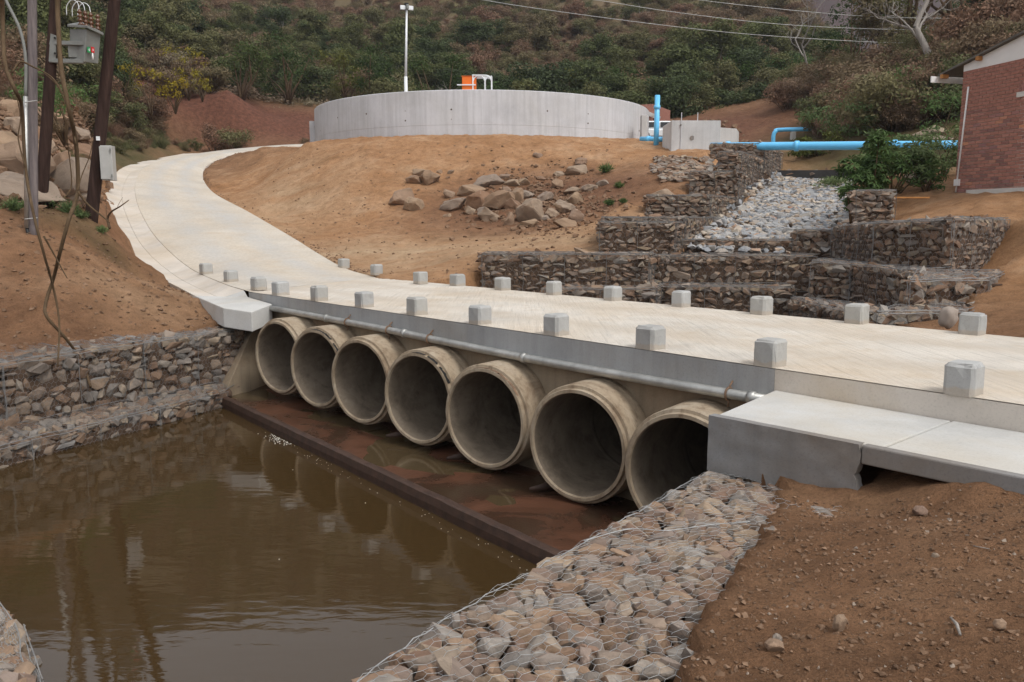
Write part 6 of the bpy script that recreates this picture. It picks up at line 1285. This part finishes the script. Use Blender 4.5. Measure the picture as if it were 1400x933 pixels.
# loose walling stones on the slope beside the step gabions
heap = empty('stone_heap', tuple(hit(920, 232)), 'heap of loose flat walling stones left of the step gabions', 'stone heap')
for i in range(230):
    u = random.uniform(890, 974); v = random.uniform(216, 250); 
    if (u < 905 and v > 240) or v < 215 + abs(u - 915) * .08: continue
    p = hit(u, v, 20); s_ = random.uniform(.13, .3); o = link('stone', random.choice(RK['back']), heap); o.matrix_basis = Matrix.Translation(Vector((p.x, p.y, p.z + .05)) - heap.location) @ Matrix.Rotation(random.uniform(-.5, .5), 4, 'Z') @ Matrix.Rotation(random.gauss(.35, .2), 4, 'X') @ Matrix.Diagonal((s_ * 1.3, s_, s_ * .5, 1))
# rubble, gravel and clods: uncountable
RKs = [hull_rock(950 + i, n=9, p=2.4) for i in range(6)]
def gravel(name, label, gen, n, s0, s1, mat, pw=2.5):
    it = []; k = 0
    while len(it) < n and k < n * 6:
        k += 1; x, y = gen()
        if x is None: continue
        z = gh(x, y)
        if z < -1: continue
        s_ = s0 + (s1 - s0) * random.random() ** pw; it.append((random.choice(RKs), stone_matrix(x, y, z + s_ * .12, s_, .7)))
    o = joined(name, it, None, M[mat]); tag(o, label, kind='stuff'); return o
for k, t in enumerate([(.13, .08, .05), (.22, .14, .09), (.30, .24, .19), (.17, .105, .066)]): plain('grit_%d' % k, t, .95, 0, .3, 12, .15, .3)
soil_edge = [(.9, 2.2), (1.0, 3.2), (1.3, 4.0), (1.6, 4.6), (1.75, 5.2), (2.0, 5.8), (3.2, 4.9), (5, 3.2), (4, 1.5)]
def g_fore():
    x = random.uniform(.5, 4.4); y = random.uniform(2.0, 6.0); return (x, y) if inside(soil_edge, np.array([x]), np.array([y]))[0] or (inside([(.5, 2), (.55, 3.0), (.85, 3.7), (1.2, 4.5), (1.45, 5.0), (1.7, 5.7), (2.2, 5.6), (3, 2)], np.array([x]), np.array([y]))[0]) else (None, None)
for k, n_ in enumerate((4200, 2300, 500, 2600)): gravel('gravel', ['dark red grit scattered over the foreground soil', 'brown gravel scattered over the foreground soil', 'pale pebbles sprinkled over the foreground soil', 'red brown clods over the foreground soil'][k], g_fore, n_, .006, (.026, .036, .026, .036)[k], 'grit_%d' % k, 3.4)
def g_left():
    p = (random.uniform(-12, -5.6), random.uniform(11.5, 19)); return p
gravel('gravel', 'small stones scattered over the left earth bank', g_left, 900, .015, .09, 'grit_1', 3)
gravel('gravel', 'dark clods scattered over the left earth bank', g_left, 1500, .015, .10, 'grit_3', 3)
def g_pile(): p = hit(random.uniform(-20, 150), random.uniform(130, 285), 15); return p.x, p.y
gravel('rubble', 'reddish rubble between the boulders of the left bank', g_pile, 1500, .05, .4, 'grit_3', 2.2)
gravel('rubble', 'grey tan rubble between the boulders of the left bank', g_pile, 700, .05, .4, 'grit_1', 2.2)
def g_mound(): p = hit(random.gauss(735, 55), random.gauss(278, 22), 18); return p.x, p.y
gravel('rubble', 'small reddish rubble around the rocks on the mound', g_mound, 1500, .03, .2, 'grit_3', 2.5); gravel('rubble', 'small tan rubble around the rocks on the mound', g_mound, 900, .03, .22, 'grit_1', 2.5)
def g_all(): p = hit(random.uniform(330, 1010), random.uniform(195, 385), 16); return (p.x, p.y) if not near_road(p.x, p.y, .3) else (None, None)
gravel('gravel', 'loose ochre clods over the graded mound', g_all, 1600, .02, .10, 'grit_1', 3.0)
def g_edge():
    k = random.randrange(len(RS) - 1); q = RS[k] + (RS[k + 1] - RS[k]) * random.random(); w = (RS[k] - LS[k])[:2]; w = w / np.linalg.norm(w) * random.uniform(.02, .5); return q[0] + w[0], q[1] + w[1]
gravel('gravel', 'crumbs of soil along the inner road edge', g_edge, 700, .02, .09, 'grit_1', 2.5)
def g_far(): return random.uniform(4, 16), random.uniform(56, 66)
gravel('rubble', 'pale rubble on the distant red berm', g_far, 500, .1, .5, 'grit_1', 2)
# pebbles and sticks one can point at in the foreground
for u, v, w, h, lab in ((1268, 707, 22, 12, 'flat oval brown pebble near the crest of the foreground soil'), (1160, 868, 20, 22, 'squat red brown stone on the lower foreground soil'), (1068, 905, 28, 16, 'largest pale stone at the bottom edge of the soil'), (1072, 890, 14, 14, 'grey pebble beside the bottom edge stone'), (958, 806, 16, 11, 'flat tan pebble next to the netting edge'), (938, 818, 22, 10, 'long tan pebble touching the netting'), (1292, 771, 10, 8, 'small blue grey pebble in the middle of the soil'), (1385, 872, 18, 14, 'pale broken stone at the right edge of the soil')):
    rock(lab, u, v, w, h, 'pebble', 'pebbles on the foreground soil', 'pebble', .3, cat='pebble')
p0_, p1_ = hit(1299, 852), hit(1312, 878); tag(MB().tube([p0_ + Vector((0, 0, .012)), p0_.lerp(p1_, .5) + Vector((.006, 0, .02)), p1_ + Vector((0, 0, .012))], [.005, .008, .006], 6).obj('stick', M['bark_pale'], None, True), 'short pale broken stick on the lower right soil', 'stick')
p0_, p1_ = hit(1330, 755), hit(1352, 758); tag(MB().tube([p0_ + Vector((0, 0, .006)), p1_ + Vector((0, 0, .006))], .003, 5).obj('straw', M['bark_pale'], None, True), 'thin pale straw on the soil right of centre', 'straw')

# ------------------------------------------------------------------ the air of the valley
mh = bpy.data.materials.new('haze'); mh.use_nodes = True; mh.node_tree.nodes.clear(); ho = mh.node_tree.nodes.new('ShaderNodeOutputMaterial'); hv = mh.node_tree.nodes.new('ShaderNodeVolumePrincipled')
hv.inputs['Color'].default_value = (.86, .9, 1.0, 1); hv.inputs['Density'].default_value = .00032; hv.inputs['Anisotropy'].default_value = .1; mh.node_tree.links.new(hv.outputs[0], ho.inputs['Volume'])
mb = MB(); mb.box(0, 0, 200, 2000, 2000, 418); tag(mb.obj('haze', mh), 'thin pale valley haze', kind='stuff')
